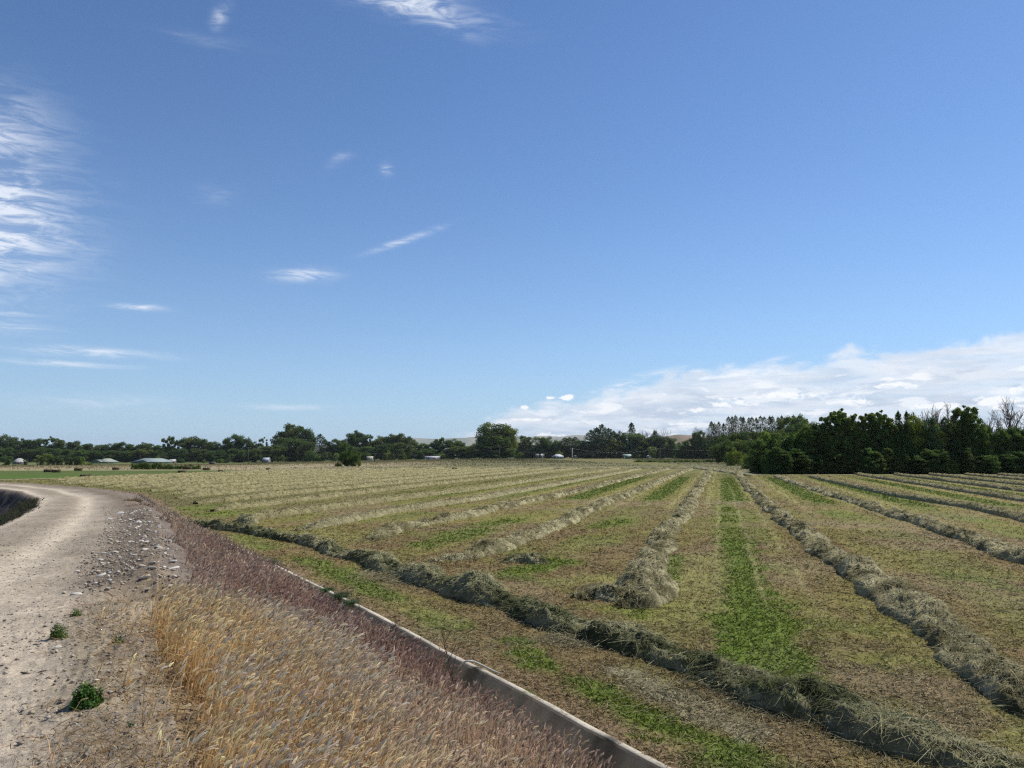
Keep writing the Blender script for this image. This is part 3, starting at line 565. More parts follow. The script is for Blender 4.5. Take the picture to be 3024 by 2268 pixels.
# pale drifts of loose hay between the dark row and the ditch
Bs, dvs = [], []
for (x0, y0, x1, y1, w, n) in [(1840, 1985, 1990, 2080, .25, 260), (1995, 2040, 2200, 2170, .35, 320), (1640, 1885, 1700, 1905, .25, 400), (2250, 2080, 2420, 2150, .3, 250), (1110, 1690, 1190, 1720, .4, 500), (2150, 2010, 2330, 2080, .3, 500), (2500, 2160, 2700, 2250, .5, 200), (1300, 1870, 1500, 1930, .5, 400), (2640, 2060, 2850, 2140, .5, 250)]:
    p0, p1 = unproj(x0, y0), unproj(x1, y1); tt = rng.random(n)[:, None]; P = p0*(1-tt)+p1*tt+rng.normal(0, w, (n, 2)); Bs.append(P)
P = np.concatenate(Bs); N = len(P); z = height(P[:, 0], P[:, 1])+rng.uniform(0, .05, N); a = rng.uniform(0, 2*math.pi, N); d = np.hypot(*P.T)
c = jit((.37, .34, .20), N, .4)
V, Fq, Cc = ribbons(np.c_[P, z], np.stack([np.cos(a), np.sin(a), rng.uniform(-.02, .5, N)], 1), rng.uniform(.12, .4, N), (.003+.0007*d)*rng.uniform(.6, 1.2, N), np.stack([rng.normal(0, .4, N), rng.normal(0, .4, N), -rng.uniform(.1, .45, N)], 1), 3, c*.8, c, .3)
obj('loose_hay', mesh_np('loose_hay', V, Fq, m_hay, Cc), kind='stuff', label='pale loose strands of hay strewn between the dark windrow and the ditch')
r = np.sqrt(rng.uniform(85**2, 520**2, 150000)); b = R(1)*rng.uniform(-42, 42, 150000); x, y = r*np.sin(b), r*np.cos(b); bd, _ = poly_dist(BOUND, x, y); c = ground_colour(x, y)
gfield = (x < -25) & (y < 131) & (y > 60); dens_ = ss(fbm(x*.06, y*.25, 83), .42, .6); k_ = (bd > .5) & ~gfield & (rng.random(len(x)) < .15+.85*dens_); x, y, c, r = x[k_], y[k_], c[k_], r[k_]; N = len(x)
V, Fq, Cc = ribbons(np.stack([x, y, height(x, y, False)], 1), np.stack([rng.normal(0, .3, N), rng.normal(0, .3, N), np.ones(N)], 1), rng.uniform(.06, .22, N)*(.5+fbm(x*.1, y*.1, 87))*(1+ss(r, 180, 400)*1.5), rng.uniform(.04, .12, N)+r*.0006, np.zeros((N, 3)), 1, c*rng.uniform(.85, 1., (N, 1)), np.clip(c*rng.uniform(.92, 1.15, (N, 1)), 0, .7), .25)
obj('rough_grass', mesh_np('rough_grass', V, Fq, m_strip, Cc), kind='stuff', label='rough dry and green grass in bands beyond the cut field')
# ------------------------------------------------------------------ grass on the bank
GRAV = P2W([(300, 1490), (392, 1478), (450, 1536), (492, 1609), (515, 1693), (520, 1738), (452, 1790), (335, 1795), (240, 1760), (225, 1690), (285, 1609), (312, 1540)])
def bank_pts(N, x0, x1, y0, y1):
    x = rng.uniform(x0, x1, N); y = rng.uniform(y0, y1, N); return x, y
def grass(name, x, y, hmin, hmax, cst, ctip, chead, headlen, headw, lean, leanv, label, K=3, leaves=1, wscale=1., whitefrac=0.):
    z = height(x, y, True)-.02; N = len(x); d = np.hypot(x, y); h = rng.uniform(hmin, hmax, N)*(.5+.6*fbm(x*1.3, y*1.3, 301)+.45*fbm(x*4, y*4, 303)); B = np.stack([x, y, z], 1)
    a = rng.uniform(0, 2*math.pi, N); sp2 = rng.uniform(0, .28, N); wind = .6+.8*fbm(x*.9+4, y*.9, 305)
    dv = np.stack([np.cos(a)*sp2+lean[0]*wind, np.sin(a)*sp2+lean[1]*wind, np.ones(N)], 1); dr = np.stack([rng.normal(lean[0], .12, N)*leanv, rng.normal(lean[1], .12, N)*leanv, -rng.uniform(.02, .16, N)*leanv], 1)
    wd = (.0018+.00055*d)*wscale*rng.uniform(.7, 1.3, N); c0, c1 = jit(cst, N, .4), jit(ctip, N, .35)
    V, Fq, Cc = ribbons(B, dv, h, wd, dr, K, c0, c1, .5); mb = MB(); mb.add(V, Fq, Cc)
    dn = dv/np.linalg.norm(dv, axis=1)[:, None]; tip = B+dn*h[:, None]+dr*h[:, None]; hd = dn+2*dr+np.stack([np.full(N, lean[0]*.8), np.full(N, lean[1]*.8), rng.uniform(-.5, .1, N)], 1)
    hl = rng.uniform(.7, 1.3, N)*headlen; wh = jit(chead, N, .35)
    if whitefrac is not None:
        patch = np.clip(whitefrac, 0, 1); mwh = rng.random(N) < patch; wh = np.where(mwh[:, None], jit((.74, .67, .56), N, .12), wh)
    for face in range(2):
        V, Fq, Cc = ribbons(tip-hd*.02, hd, hl, headw*(1+.08*d)*rng.uniform(.7, 1.3, N), np.stack([np.zeros(N), np.zeros(N), -rng.uniform(.1, .45, N)], 1), 2, wh*.75, wh, .25); mb.add(V, Fq, Cc)
    for q in range(leaves):
        m = rng.random(N) < .7; n = int(m.sum()); a = rng.uniform(0, 2*math.pi, n); fr_ = rng.uniform(.05, .55, n)[:, None]
        b2 = B[m]+dn[m]*h[m][:, None]*fr_+dr[m]*h[m][:, None]*fr_*fr_
        V, Fq, Cc = ribbons(b2, np.stack([np.cos(a), np.sin(a), rng.uniform(.5, 1.6, n)], 1), h[m]*rng.uniform(.25, .55, n), wd[m]*1.5, np.stack([np.cos(a)*.2, np.sin(a)*.2, -rng.uniform(.3, .9, n)], 1), 2, c0[m], c1[m]*.95, .1); mb.add(V, Fq, Cc)
    return obj(name, mb.mesh(name, m_grass), None, kind='stuff', label=label)
x, y = bank_pts(260000, -6, 4, -1.5, 13); gd_, _ = poly_dist(np.r_[GOLD, GOLD[:1]], x, y); ing = in_poly(GOLD, x, y); edge_ = np.abs(gd_)
df, _ = poly_dist(FOOT, x, y); p_ = np.where(ing, 1., np.exp(-edge_/.13)*.5*ss(fbm(x*5, y*5, 309), .45, .6))*(df < -1.45)*(np.hypot(x, y) > 1.6)
clump = ss(fbm(x*2.6, y*2.6, 311), .30, .5); p_ = p_*(.35+.65*clump); nearf = np.clip(4.5/np.hypot(x, y), .35, 1); keep = rng.random(len(x)) < p_*.8*nearf; x, y = x[keep], y[keep]
dc, _ = poly_dist(CREST, x, y); tslope = dc/(dc-poly_dist(FOOT, x, y)[0])
wp = np.array([hit(*q_, .38)[:2] for q_ in [(590, 1960), (560, 2000), (690, 1960), (1150, 2040), (760, 2240), (870, 2190)]]); wf = np.zeros(len(x))
for q in wp: wf = np.maximum(wf, np.exp(-(((x-q[0])/.28)**2+((y-q[1])/.35)**2))*.8)
q1, q2 = hit(800, 1830)[:2], hit(1180, 2250)[:2]; dl, _ = poly_dist([q1, q2], x, y); wf = np.maximum(wf, np.exp(-(dl/.55)**2)*.45)
q1, q2 = hit(760, 2250)[:2], hit(1000, 2180)[:2]; dl, _ = poly_dist([q1, q2], x, y); wf = np.maximum(wf, np.exp(-(dl/.35)**2)*.35)
lightside = np.clip(ss(tslope, .05, .36)+.9*(fbm(x*1.1, y*1.1, 341)-.5), 0, 1)[:, None]
grass('dry_barley_grass', x, y, .20, .43, np.array([.38, .23, .10])*(1-lightside)+np.array([.36, .24, .14])*lightside, np.array([.68, .50, .26])*(1-lightside)+np.array([.68, .54, .37])*lightside,
      np.array([.86, .70, .45])*(1-lightside)+np.array([.78, .67, .52])*lightside, .06, .0095, (.16, .06), .6, 'tall golden dry grass with nodding seed heads covering the near bank', leaves=2, whitefrac=wf+.04)
x, y = bank_pts(700000, -26, 5.5, -1, 42); dc, _ = poly_dist(CREST, x, y); df, _ = poly_dist(FOOT, x, y); ing = in_poly(GOLD, x, y); gv = in_poly(GRAV, x, y); d = np.hypot(x, y)
dedge, _ = poly_dist(np.r_[GOLD, GOLD[:1]], x, y)
p_ = (dc > .1+.4*fbm(x, y, 313))*(df < -1.32)*np.where(ing, np.exp(-np.abs(dedge)/.35)*.5, 1.)*np.where(gv, .02, 1)*(d > 1.6); p_ = p_*np.where((y > 9.) & (dc < .9), .45, 1)
p_ = p_*(.4+.6*ss(fbm(x*2, y*2, 317), .3, .5))*np.clip((8/d)**1.1, .10, 1); keep = rng.random(len(x)) < p_*.9; x, y, df = x[keep], y[keep], df[keep]; d = np.hypot(x, y)
nn = fbm(x*.5, y*.5, 319)[:, None]; pur = np.clip(ss(nn, .40, .62)*.8+ss(df, -2.6, -1.6)[:, None]*.5*(d[:, None] < 12), 0, 1); farm = ss(d, 12, 20)[:, None]
ch = np.array([.40, .27, .235])*pur+np.array([.64, .52, .40])*(1-pur); ch = ch*(1-.12*farm)
h_ = np.where(df > -2.0, np.where(d > 12.5, .26, .24), .27)
grass('purple_cheatgrass', x, y, h_*.65, h_*1.25, (.26, .165, .12), ch*.9, ch, .06, .010, (.10, .04), .8, 'mauve and reddish dry cheatgrass on the bank along the ditch', leaves=1, K=2, wscale=1.2, whitefrac=.07+0*d)
# sparse dry grass on the shoulder and along the edge of the field by the rim
x, y = scatter_polar(150000, 3, 16, 1.7); dc, _ = poly_dist(CREST, x, y); df, _ = poly_dist(FOOT, x, y); di, _ = poly_dist(INNER, x, y)
keep = ((dc > -1.5) & (dc < .3) & (df < 0) & ~in_poly(GOLD, x, y) & (rng.random(len(x)) < .9*ss(fbm(x*2, y*2, 331), .3, .55)*ss(dc, -.95, -.35)*(1-ss(y, 8, 9.5)))) | ((df > -.02) & (df < .45) & (rng.random(len(x)) < .25+.75*ss(fbm(x*2.5, y*2.5, 335), .4, .6))); x, y = x[keep], y[keep]; N = len(x)
a = rng.uniform(0, 2*math.pi, N); d = np.hypot(x, y); c = jit((.36, .26, .15), N, .35)
rimz = .055*((poly_dist(DITL, x, y)[0] > -.03) & (poly_dist(DITL, x, y)[0] < .08)); V, Fq, Cc = ribbons(np.stack([x, y, height(x, y)+rimz], 1), np.stack([np.cos(a), np.sin(a), rng.uniform(.05, .8, N)], 1), rng.uniform(.03, .12, N), (.002+.0006*d), np.stack([np.zeros(N), np.zeros(N), -rng.uniform(.1, .6, N)], 1), 2, c*.8, c, .2)
obj('dead_litter', mesh_np('dead_litter', V, Fq, m_grass, Cc), kind='stuff', label='short dead grass litter on the road shoulder and beside the ditch rim')
# dark weeds in the pit inside the bend and tufts on the far shoulder
def leafball(N, size, c, flat=.8, rad=1., low=.0):
    """one tuft: many small leaf blades rising from a centre"""
    a = rng.uniform(0, 2*math.pi, N); e = rng.uniform(low, 1.4, N); r = rng.uniform(.0, .35, N)*rad; B = np.stack([np.cos(a)*r, np.sin(a)*r, rng.uniform(0, .25, N)*size*flat], 1)
    dv = np.stack([np.cos(a)*np.cos(e), np.sin(a)*np.cos(e), np.sin(e)*flat], 1); c0 = jit(c, N, .35)
    return ribbons(B, dv, rng.uniform(.4, 1., N)*size, np.full(N, size*.07)*rng.uniform(.6, 1.3, N), np.stack([rng.normal(0, .15, N), rng.normal(0, .15, N), -rng.uniform(.1, .5, N)], 1), 2, c0*.8, c0*1.1, .15)
mb = MB(); x, y = bank_pts(14000, -34, -7, 6, 40); di, _ = poly_dist(INNER, x, y); k = (di < -.25) & (di > -3) & (np.abs(np.degrees(np.arctan2(x, y))) < 46); x, y = x[k][:2400], y[k][:2400]; z = height(x, y)
for q in range(len(x)):
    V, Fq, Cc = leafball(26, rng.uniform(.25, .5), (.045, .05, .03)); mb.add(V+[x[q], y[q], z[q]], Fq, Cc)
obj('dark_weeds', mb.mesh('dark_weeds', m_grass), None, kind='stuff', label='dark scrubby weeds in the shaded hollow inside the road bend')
mb = MB()
for px, py, s_, cc in [(448, 1548, .45, (.15, .10, .09)), (462, 1560, .4, (.16, .11, .10)), (478, 1612, .4, (.17, .12, .11)), (500, 1625, .35, (.2, .15, .13)), (508, 1690, .3, (.15, .10, .10)), (520, 1700, .25, (.34, .29, .26)), (430, 1520, .4, (.16, .11, .09)), (412, 1500, .4, (.2, .14, .1)), (530, 1660, .3, (.3, .24, .22)), (540, 1715, .28, (.36, .31, .27)), (395, 1482, .4, (.17, .13, .09))]:
    x0, y0, z0 = hit(px, py); V, Fq, Cc = leafball(260, s_, cc, .7, .9); mb.add(V+[x0, y0, z0-.03], Fq, Cc)
obj('dry_scrub', mb.mesh('dry_scrub', m_grass), None, kind='stuff', label='low grey and brown dry scrub along the outer edge of the gravel')
def leaf_quads(P, Nrm, size, col_, r_):
    n = len(P); a = r_.normal(size=(n, 3)); Nn = Nrm*.7+a*.75; Nn /= np.linalg.norm(Nn, axis=1)[:, None]; b = r_.normal(size=(n, 3)); T = np.cross(Nn, b); T /= np.linalg.norm(T, axis=1)[:, None]+1e-9; B = np.cross(Nn, T)
    s = size*r_.uniform(.55, 1.35, n)[:, None]; V = np.stack([P-T*s*.6, P-B*s*.38, P+T*s*.6, P+B*s*.38], 1)
    V += r_.normal(size=V.shape)*size*.12; return V.reshape(-1, 3), np.arange(n*4).reshape(-1, 4), np.repeat(col_, 4, 0)
def leafy(n, s_, c, hh=.85):
    d = rng.normal(size=(n, 3)); d /= np.linalg.norm(d, axis=1)[:, None]; d[:, 2] = np.abs(d[:, 2]); lump = .75+.5*vn(np.arctan2(d[:, 1], d[:, 0])*2.2+3, d[:, 2]*4, 7); P = d*(rng.random(n)**.35*s_*lump)[:, None]*[1, 1, hh*1.3]
    return leaf_quads(P, d, s_*.17, np.clip(jit(c, n, .4), 0, 1), rng)
# ------------------------------------------------------------------ green weeds, each its own plant
weeds = [(255, 2118, .165, (.075, .15, .035), 1500, 'big bushy green weed on the road shoulder beside the pale cobbles'), (223, 1832, .10, (.10, .16, .04), 420, 'small green weed highest up on the road shoulder'),
         (171, 1893, .125, (.09, .15, .04), 480, 'spreading green weed at the edge of the wheel track'), (348, 1926, .11, (.07, .13, .04), 420, 'green weed growing against a round white cobble'),
         (292, 1868, .055, (.06, .10, .035), 160, 'tiny dark weed below the dark grey rock'), (382, 2186, .085, (.07, .13, .04), 320, 'small upright weed near the bottom of the shoulder by the golden grass'), (333, 2025, .05, (.10, .15, .05), 120, 'very faint small weed above the split brown rock'), (437, 1790, .08, (.12, .17, .05), 160, 'green sprig at the eroded notch beside the golden grass')]
for px, py, s_, c, n, lab in weeds:
    x0, y0, z0 = hit(px, py); s_ *= .95; V, Fq, Cc = leafy(n*3, s_*.62, c, 1.45); V2, F2, C2 = leafball(n//7, s_*.9, np.array(c)*1.3, 1.2, s_*.9, .5)
    e = empty('weed_plant', (x0, y0, z0-.01), label=lab, category='weed', group='green weeds on the road shoulder'); mb = MB(); mb.add(V, Fq, Cc); obj('foliage', mb.mesh('foliage', m_grass), e)
    mb = MB(); mb.add(V2, F2, C2); obj('shoot', mb.mesh('shoot', m_grass), e)
for k, (px, py, s_, c) in enumerate([(792, 1664, .22, (.07, .12, .05)), (812, 1672, .18, (.08, .12, .06)), (965, 1752, .16, (.07, .13, .055)), (1005, 1770, .2, (.085, .13, .075)), (1035, 1790, .18, (.09, .135, .08)), (1290, 1955, .1, (.1, .15, .06)), (1560, 2060, .08, (.2, .24, .07))]):
    p = unproj(px, py); V, Fq, Cc = leafball(420, s_, c, .75, s_*1.6); e = empty('ditch_weed', (float(p[0]), float(p[1]), .03), label=['blue-green weed at the far start of the visible ditch rim', 'small weed just after the first one at the far ditch rim', 'low weed leaning over the middle of the ditch rim', 'broadest blue-green weed on the ditch rim', 'blue-green weed at the near end of the rim clump', 'small weed beside the rim above the bent pipe', 'yellow-green sprig beside the near ditch rim'][k], category='weed', group='weeds along the ditch rim')
    mb = MB(); mb.add(V, Fq, Cc); obj('foliage', mb.mesh('foliage', m_grass), e)
# tall dead weed stalks on the bank in front of the ditch
def stalk(base, top, n, spread, lab, r=.006):
    b = np.array(base); tp = np.array(top); tt = np.linspace(0, 1, 9)[:, None]; P = b+(tp-b)*tt; P[:, 0] += np.sin(tt[:, 0]*5)*.015; o = b; mb = MB(); mb.tube(P-o, np.linspace(r, r*.35, 9), (.10, .065, .05), 5)
    e = empty('dead_weed', tuple(b), label=lab, category='dead weed', group='tall dead weed stalks on the bank'); obj('stem', mb.mesh('stem', m_bark), e); mb = MB(); L_ = np.linalg.norm(tp-b)
    for k in range(n):
        f = rng.uniform(.35, .93); s0 = b+(tp-b)*f; a = rng.uniform(0, 2*math.pi); ln = spread*L_*(1.25-f)*rng.uniform(.6, 1.2); q = np.linspace(0, 1, 5)[:, None]
        Pb = s0+np.c_[np.cos(a)*.5*q, np.sin(a)*.5*q, q*.9+.1*q*q]*ln; mb.tube(Pb-o, np.linspace(r*.5, r*.2, 5), (.13, .085, .06), 4)
        for j in range(3):
            s1 = Pb[rng.integers(1, 4)]; a2 = rng.uniform(0, 6.28); Pc = s1+np.c_[np.cos(a2)*.5*q, np.sin(a2)*.5*q, q*.8]*ln*.4; mb.tube(Pc-o, r*.2, (.15, .1, .07), 3)
    obj('twigs', mb.mesh('twigs', m_bark), e)
def stalk_px(bx, by, tx, ty, n, sp_, lab, r=.006):
    x0, y0, z0 = hit(bx, by); X, Y, Z = atdepth(tx, ty, y0); stalk((x0, y0, z0), (X, Y+.05, Z), n, sp_, lab, r)
stalk_px(1352, 2120, 1306, 1855, 9, .4, 'tallest dead branching weed stalk, rising left of the bent white pipe', .0065)
stalk_px(1165, 1925, 1168, 1800, 6, .35, 'thin dead weed stalk standing before the middle of the ditch rim', .006)
stalk_px(1515, 2105, 1508, 2037, 3, .3, 'short dark dead stalk casting a shadow on the ditch wall', .005)
stalk_px(1385, 2045, 1372, 1995, 2, .3, 'short dead stalk just right of the bent white pipe', .004)
stalk_px(1050, 1850, 1062, 1790, 12, .5, 'bushy brown dead weed at the edge of the mauve grass', .004)
stalk_px(985, 1835, 1000, 1780, 12, .5, 'wispy brown dead weed farther up beside the ditch', .004)
stalk_px(1640, 2215, 1625, 2150, 3, .3, 'thin dead stalk nearest the bottom end of the ditch', .004)
# ------------------------------------------------------------------ siphon tube over the rim
pp = [unproj(1347, 1996, -.20).tolist()+[-.20], unproj(1352, 1980, -.05).tolist()+[-.05], unproj(1362, 1962, .10).tolist()+[.10], unproj(1377, 1951, .16).tolist()+[.16], unproj(1400, 1953, .14).tolist()+[.14], unproj(1430, 1968, .08).tolist()+[.08], unproj(1458, 1982, .035).tolist()+[.035], unproj(1478, 1990, .02).tolist()+[.02]]
Q, _ = resample(np.array(pp), .03); mb = MB(); o = Q[0].copy(); mb.tube(Q-o, .0125, (.48, .46, .40), 10); obj('siphon_tube', mb.mesh('siphon_tube', m_metal, True), None, tuple(o), label='bent pale siphon pipe hooked over the concrete ditch rim', category='pipe')
# ------------------------------------------------------------------ stones
def stone_mesh(seed, n=1):
    r_ = np.random.default_rng(seed); import bmesh; bm = bmesh.new(); bmesh.ops.create_icosphere(bm, subdivisions=3, radius=.5)
    V = np.array([v.co[:] for v in bm.verts]); Fc = np.array([[v.index for v in f.verts] for f in bm.faces]); bm.free()
    for _ in range(7):
        nrm = r_.normal(size=3); nrm /= np.linalg.norm(nrm); dd = V @ nrm; c = r_.uniform(.30, .42); V = V-nrm[None]*np.maximum(dd-c, 0)[:, None]*.8
    V *= 1+.05*(fbm(V[:, 0]*5+seed, V[:, 1]*5+V[:, 2]*3, seed)-.5)[:, None]; return V, Fc
def stone(name, px, py, wpx, asp, col_, lab, k, ht=.45, grp=None, rz=None):
    x0, y0, z0 = hit(px, py); d = math.hypot(y0, CAMH-z0); w = wpx*1.1*d/F; V, Fc = stone_mesh(k); V = V*[w, w*asp, w*ht]; C = np.broadcast_to(col_, V.shape)*(.9+.2*fbm(V[:, 0]*20, V[:, 1]*20, k))[:, None]
    me = mesh_np(name, V, Fc, m_stone, C, True); o = obj(name, me, None, (x0, y0, z0+w*ht*.28), category='stone', label=lab); o.rotation_euler = (rng.uniform(-.15, .15), rng.uniform(-.15, .15), rng.uniform(-.4, .4) if rz is None else rz)
    if grp: o['group'] = grp
    return o
WH, TN, DK = (.56, .53, .47), (.42, .37, .30), (.13, .10, .085)
st = [(224, 1762, 32, .6, WH, 'flat pale cobble highest on the near shoulder'), (165, 1921, 38, .45, WH, 'long pale cobble below the weed at the wheel track'), (160, 1938, 25, .6, TN, 'tan cobble just below the long pale one'), (176, 1912, 20, .6, WH, 'small pale cobble above the long one'), (163, 1903, 18, .6, TN, 'small tan stone right under the spreading weed'),
      (338, 1905, 20, .7, (.68, .66, .60), 'round bright white cobble with a green weed behind it'), (286, 1844, 25, .6, (.17, .14, .12), 'dark grey rock in the middle of the shoulder'), (290, 2037, 42, .7, (.58, .55, .47), 'largest white cobble behind the bushy weed'), (254, 2030, 20, .7, TN, 'half hidden cobble left of the largest white one'),
      (387, 2066, 44, .6, DK, 'dark brown split rock with a flat top, right of the bushy weed'), (413, 2052, 26, .6, TN, 'rounded tan stone touching the dark split rock'), (360, 2064, 18, .8, WH, 'pale stone at the left foot of the dark split rock'), (318, 2078, 22, .6, TN, 'flat tan stone right of the bushy weed'),
      (254, 2154, 24, .6, (.2, .17, .15), 'dark stone at the left of the group under the bushy weed'), (283, 2154, 36, .5, WH, 'flat white cobble in the middle of the group under the bushy weed'), (329, 2162, 28, .8, TN, 'upright tan rock at the right of the group under the bushy weed'), (222, 2197, 28, .5, TN, 'flat tan stone low on the shoulder'), (243, 2200, 26, .35, WH, 'thin pale stone beside the low flat tan one'),
      (262, 2252, 44, .5, WH, 'pale oblong cobble at the bottom edge of the picture'), (364, 1824, 22, .5, WH, 'pale cobble near the dry yellow grass patch'), (368, 1840, 10, .6, WH, 'tiny white stone below the pale cobble near the golden grass'), (386, 1840, 14, .6, WH, 'small white stone closest to the golden grass'), (47, 1947, 16, .8, DK, 'dark stone lying in the wheel track'), (50, 1934, 12, .6, WH, 'small pale stone above the dark one in the wheel track'),
      (41, 2007, 12, .6, WH, 'small white stone in the wheel track near the left edge'), (197, 1997, 18, .5, WH, 'small pale stone above the bushy weed'), (256, 1984, 10, .6, WH, 'tiny pale stone between weed and white cobble'), (246, 2009, 14, .5, TN, 'tiny flat tan stone just above the bushy weed'), (114, 1911, 17, .5, TN, 'flat tan stone in the wheel track'), (206, 1850, 14, .7, TN, 'small tan stone near the middle weed'), (285, 1885, 24, .3, WH, 'thin pale slab lying on the shoulder'), (480, 1733, 24, .6, WH, 'white cobble at the top corner of the golden grass'), (437, 1798, 16, .6, WH, 'pale stone in the eroded notch'), (305, 1781, 26, .5, (.2, .17, .15), 'dark flat stone at the lower edge of the gravel'), (140, 2238, 8, .8, DK, 'small dark pebble low on the road'), (97, 2068, 12, .8, DK, 'small dark clod on the road')]
for k, a in enumerate(st): stone('cobble', a[0], a[1], a[2], a[3], a[4], a[5], k+1, ht=.42)
x0, y0, z0 = hit(112, 1997); mb = MB(); q = np.linspace(-.5, .5, 8)[:, None]; mb.tube(np.c_[q*.22, q*.05, .012+.02*np.abs(q)+.01*np.sin(q*9)], [.004, .012, .014, .012, .015, .012, .009, .003], (.09, .07, .055), 6); obj('driftwood', mb.mesh('driftwood', m_bark), None, (x0, y0, z0), label='short dark piece of wood lying on the dirt road', category='stick')
protos = [stone_mesh(200+k) for k in range(6)]; pm = []
for k, (V, Fc) in enumerate(protos): pm.append(mesh_np('cobble', V*[1, .62, .38], Fc, m_stone, np.broadcast_to([WH, (.50, .46, .41), TN, (.34, .31, .28), WH, (.45, .42, .38)][k], V.shape), True))
x, y = bank_pts(9000, -14, -3, 8, 26); k_ = in_poly(GRAV, x, y); x, y = x[k_], y[k_]; dc, _ = poly_dist(CREST, x, y); k_ = rng.random(len(x)) < ss(dc, -1.6, .2)*.9+.06; x, y = x[k_][:290], y[k_][:290]; z = height(x, y)
for q in range(len(x)):
    o = obj('cobble', pm[rng.integers(6)], None, (x[q], y[q], z[q]+.01), category='stone', label='small pale cobble among many on the gravel shoulder above the purple grass', group='pale cobbles on the gravel shoulder'); s_ = rng.lognormal(-2.62, .42); o.scale = (s_,)*3; o.rotation_euler = (rng.uniform(-.5, .5), rng.uniform(-.4, .4), rng.uniform(-1, 1)); s_ and o.scale.__setitem__(2, s_*.8)
# pebbles and clods over road, shoulder and gravel: nobody could count them
def pebbles(name, x, y, size, cols, label):
    z = height(x, y); N = len(x); b = np.array([[1, 0, 0], [0, 1, 0], [-1, 0, 0], [0, -1, 0], [0, 0, .7], [0, 0, -.5]], float)*.5; Ft = np.array([[0, 1, 4], [1, 2, 4], [2, 3, 4], [3, 0, 4], [1, 0, 5], [2, 1, 5], [3, 2, 5], [0, 3, 5]])
    a = rng.uniform(0, 6.28, N); V = b[None]*np.stack([size, size*rng.uniform(.5, .9, N), size*rng.uniform(.5, .9, N)], 1)[:, None]*rng.uniform(.7, 1.3, (N, 6, 1)); ca_, sa_ = np.cos(a)[:, None], np.sin(a)[:, None]
    V = np.stack([V[..., 0]*ca_-V[..., 1]*sa_, V[..., 0]*sa_+V[..., 1]*ca_, V[..., 2]], -1)+np.stack([x, y, z+size*.1], 1)[:, None]; Fq = (np.arange(N)*6)[:, None, None]+Ft[None]
    c = np.array(cols)[rng.integers(len(cols), size=N)]*rng.uniform(.75, 1.25, (N, 1)); return obj(name, mesh_np(name, V.reshape(-1, 3), Fq.reshape(-1, 3), m_stone, np.repeat(c, 6, 0)), None, kind='stuff', label=label)
x, y = scatter_polar(130000, 3, 38, 1.75, 42); dc, _ = poly_dist(CREST, x, y); di, _ = poly_dist(INNER, x, y); df, _ = poly_dist(FOOT, x, y); gv = in_poly(GRAV, x, y)
k_ = (di > -1.2) & (df < 0) & ((dc < 0) | gv | ((dc < 1.3) & (y > 8.5))) & (rng.random(len(x)) < np.where(gv, 1., .18+.55*ss(fbm(x*.8, y*.8, 61), .45, .65)+.3*(y > 9))); x, y, gv = x[k_], y[k_], gv[k_]
pebbles('pebbles', x, y, np.where(gv, rng.lognormal(-3.45, .42, len(x)), rng.lognormal(-4.1, .5, len(x))), [(.38, .33, .26), (.30, .25, .19), (.22, .18, .135), (.46, .42, .35), (.16, .13, .10), (.26, .215, .17)], 'loose pebbles and clods over the dirt road and its gravel shoulder')
#@@PART3
# ------------------------------------------------------------------ distant hills
def hill(name, pts, Y, depth, col_, col2, seed):
    """a long rounded ridge whose crest passes through the given (px, py) sight lines at distance Y"""
    px = np.array([p[0] for p in pts], float); py = np.array([p[1] for p in pts], float); q = np.linspace(px[0], px[-1], 160); yy = np.interp(q, px, py)
    yy = yy+(fbm(q*.02, q*0, seed)-.5)*3; x, y, w = ray(q, yy); X = x*Y/y; Z = CAMH+w*Y/y; n = 24; v = np.linspace(-1, 1, n); zb = -40.
    prof = np.cos(v*math.pi/2)**.9; XX = np.repeat(X[:, None], n, 1); YY = Y+v[None]*depth+np.zeros_like(XX)
    ZZ = zb+(Z[:, None]-zb)*prof[None]*(1+.12*(fbm(XX/Y*30, YY/Y*40, seed+1)-.5)*(1-prof[None]*.9)*4)
    i = np.arange(159)[:, None]*n; j = np.arange(n-1)[None]; Fq = np.stack([i+j, i+n+j, i+n+j+1, i+j+1], -1).reshape(-1, 4)
    m = ss(fbm(XX/Y*60, YY/Y*25, seed+3), .4, .6)[..., None]; C = np.array(col_)*(1-m)+np.array(col2)*m
    return obj(name, mesh_np(name, np.stack([XX, YY, ZZ], -1).reshape(-1, 3), Fq, m_hill, C.reshape(-1, 3), True), None, kind='structure')
hill('distant_hills', [(700, 1335), (1000, 1312), (1150, 1297), (1210, 1294), (1290, 1295), (1370, 1294), (1400, 1290), (1480, 1292), (1560, 1290), (1600, 1288), (1660, 1289), (1690, 1286), (1740, 1286), (1830, 1288), (1900, 1292), (1960, 1300), (2200, 1318)], 6500, 900, (.19, .20, .155), (.26, .25, .19), 5)
hill('brown_hill', [(1800, 1330), (1900, 1306), (1960, 1290), (1990, 1285), (2040, 1284.5), (2100, 1287), (2250, 1290), (2500, 1300), (2800, 1312), (3100, 1320)], 1700, 220, (.25, .19, .135), (.20, .165, .11), 9)
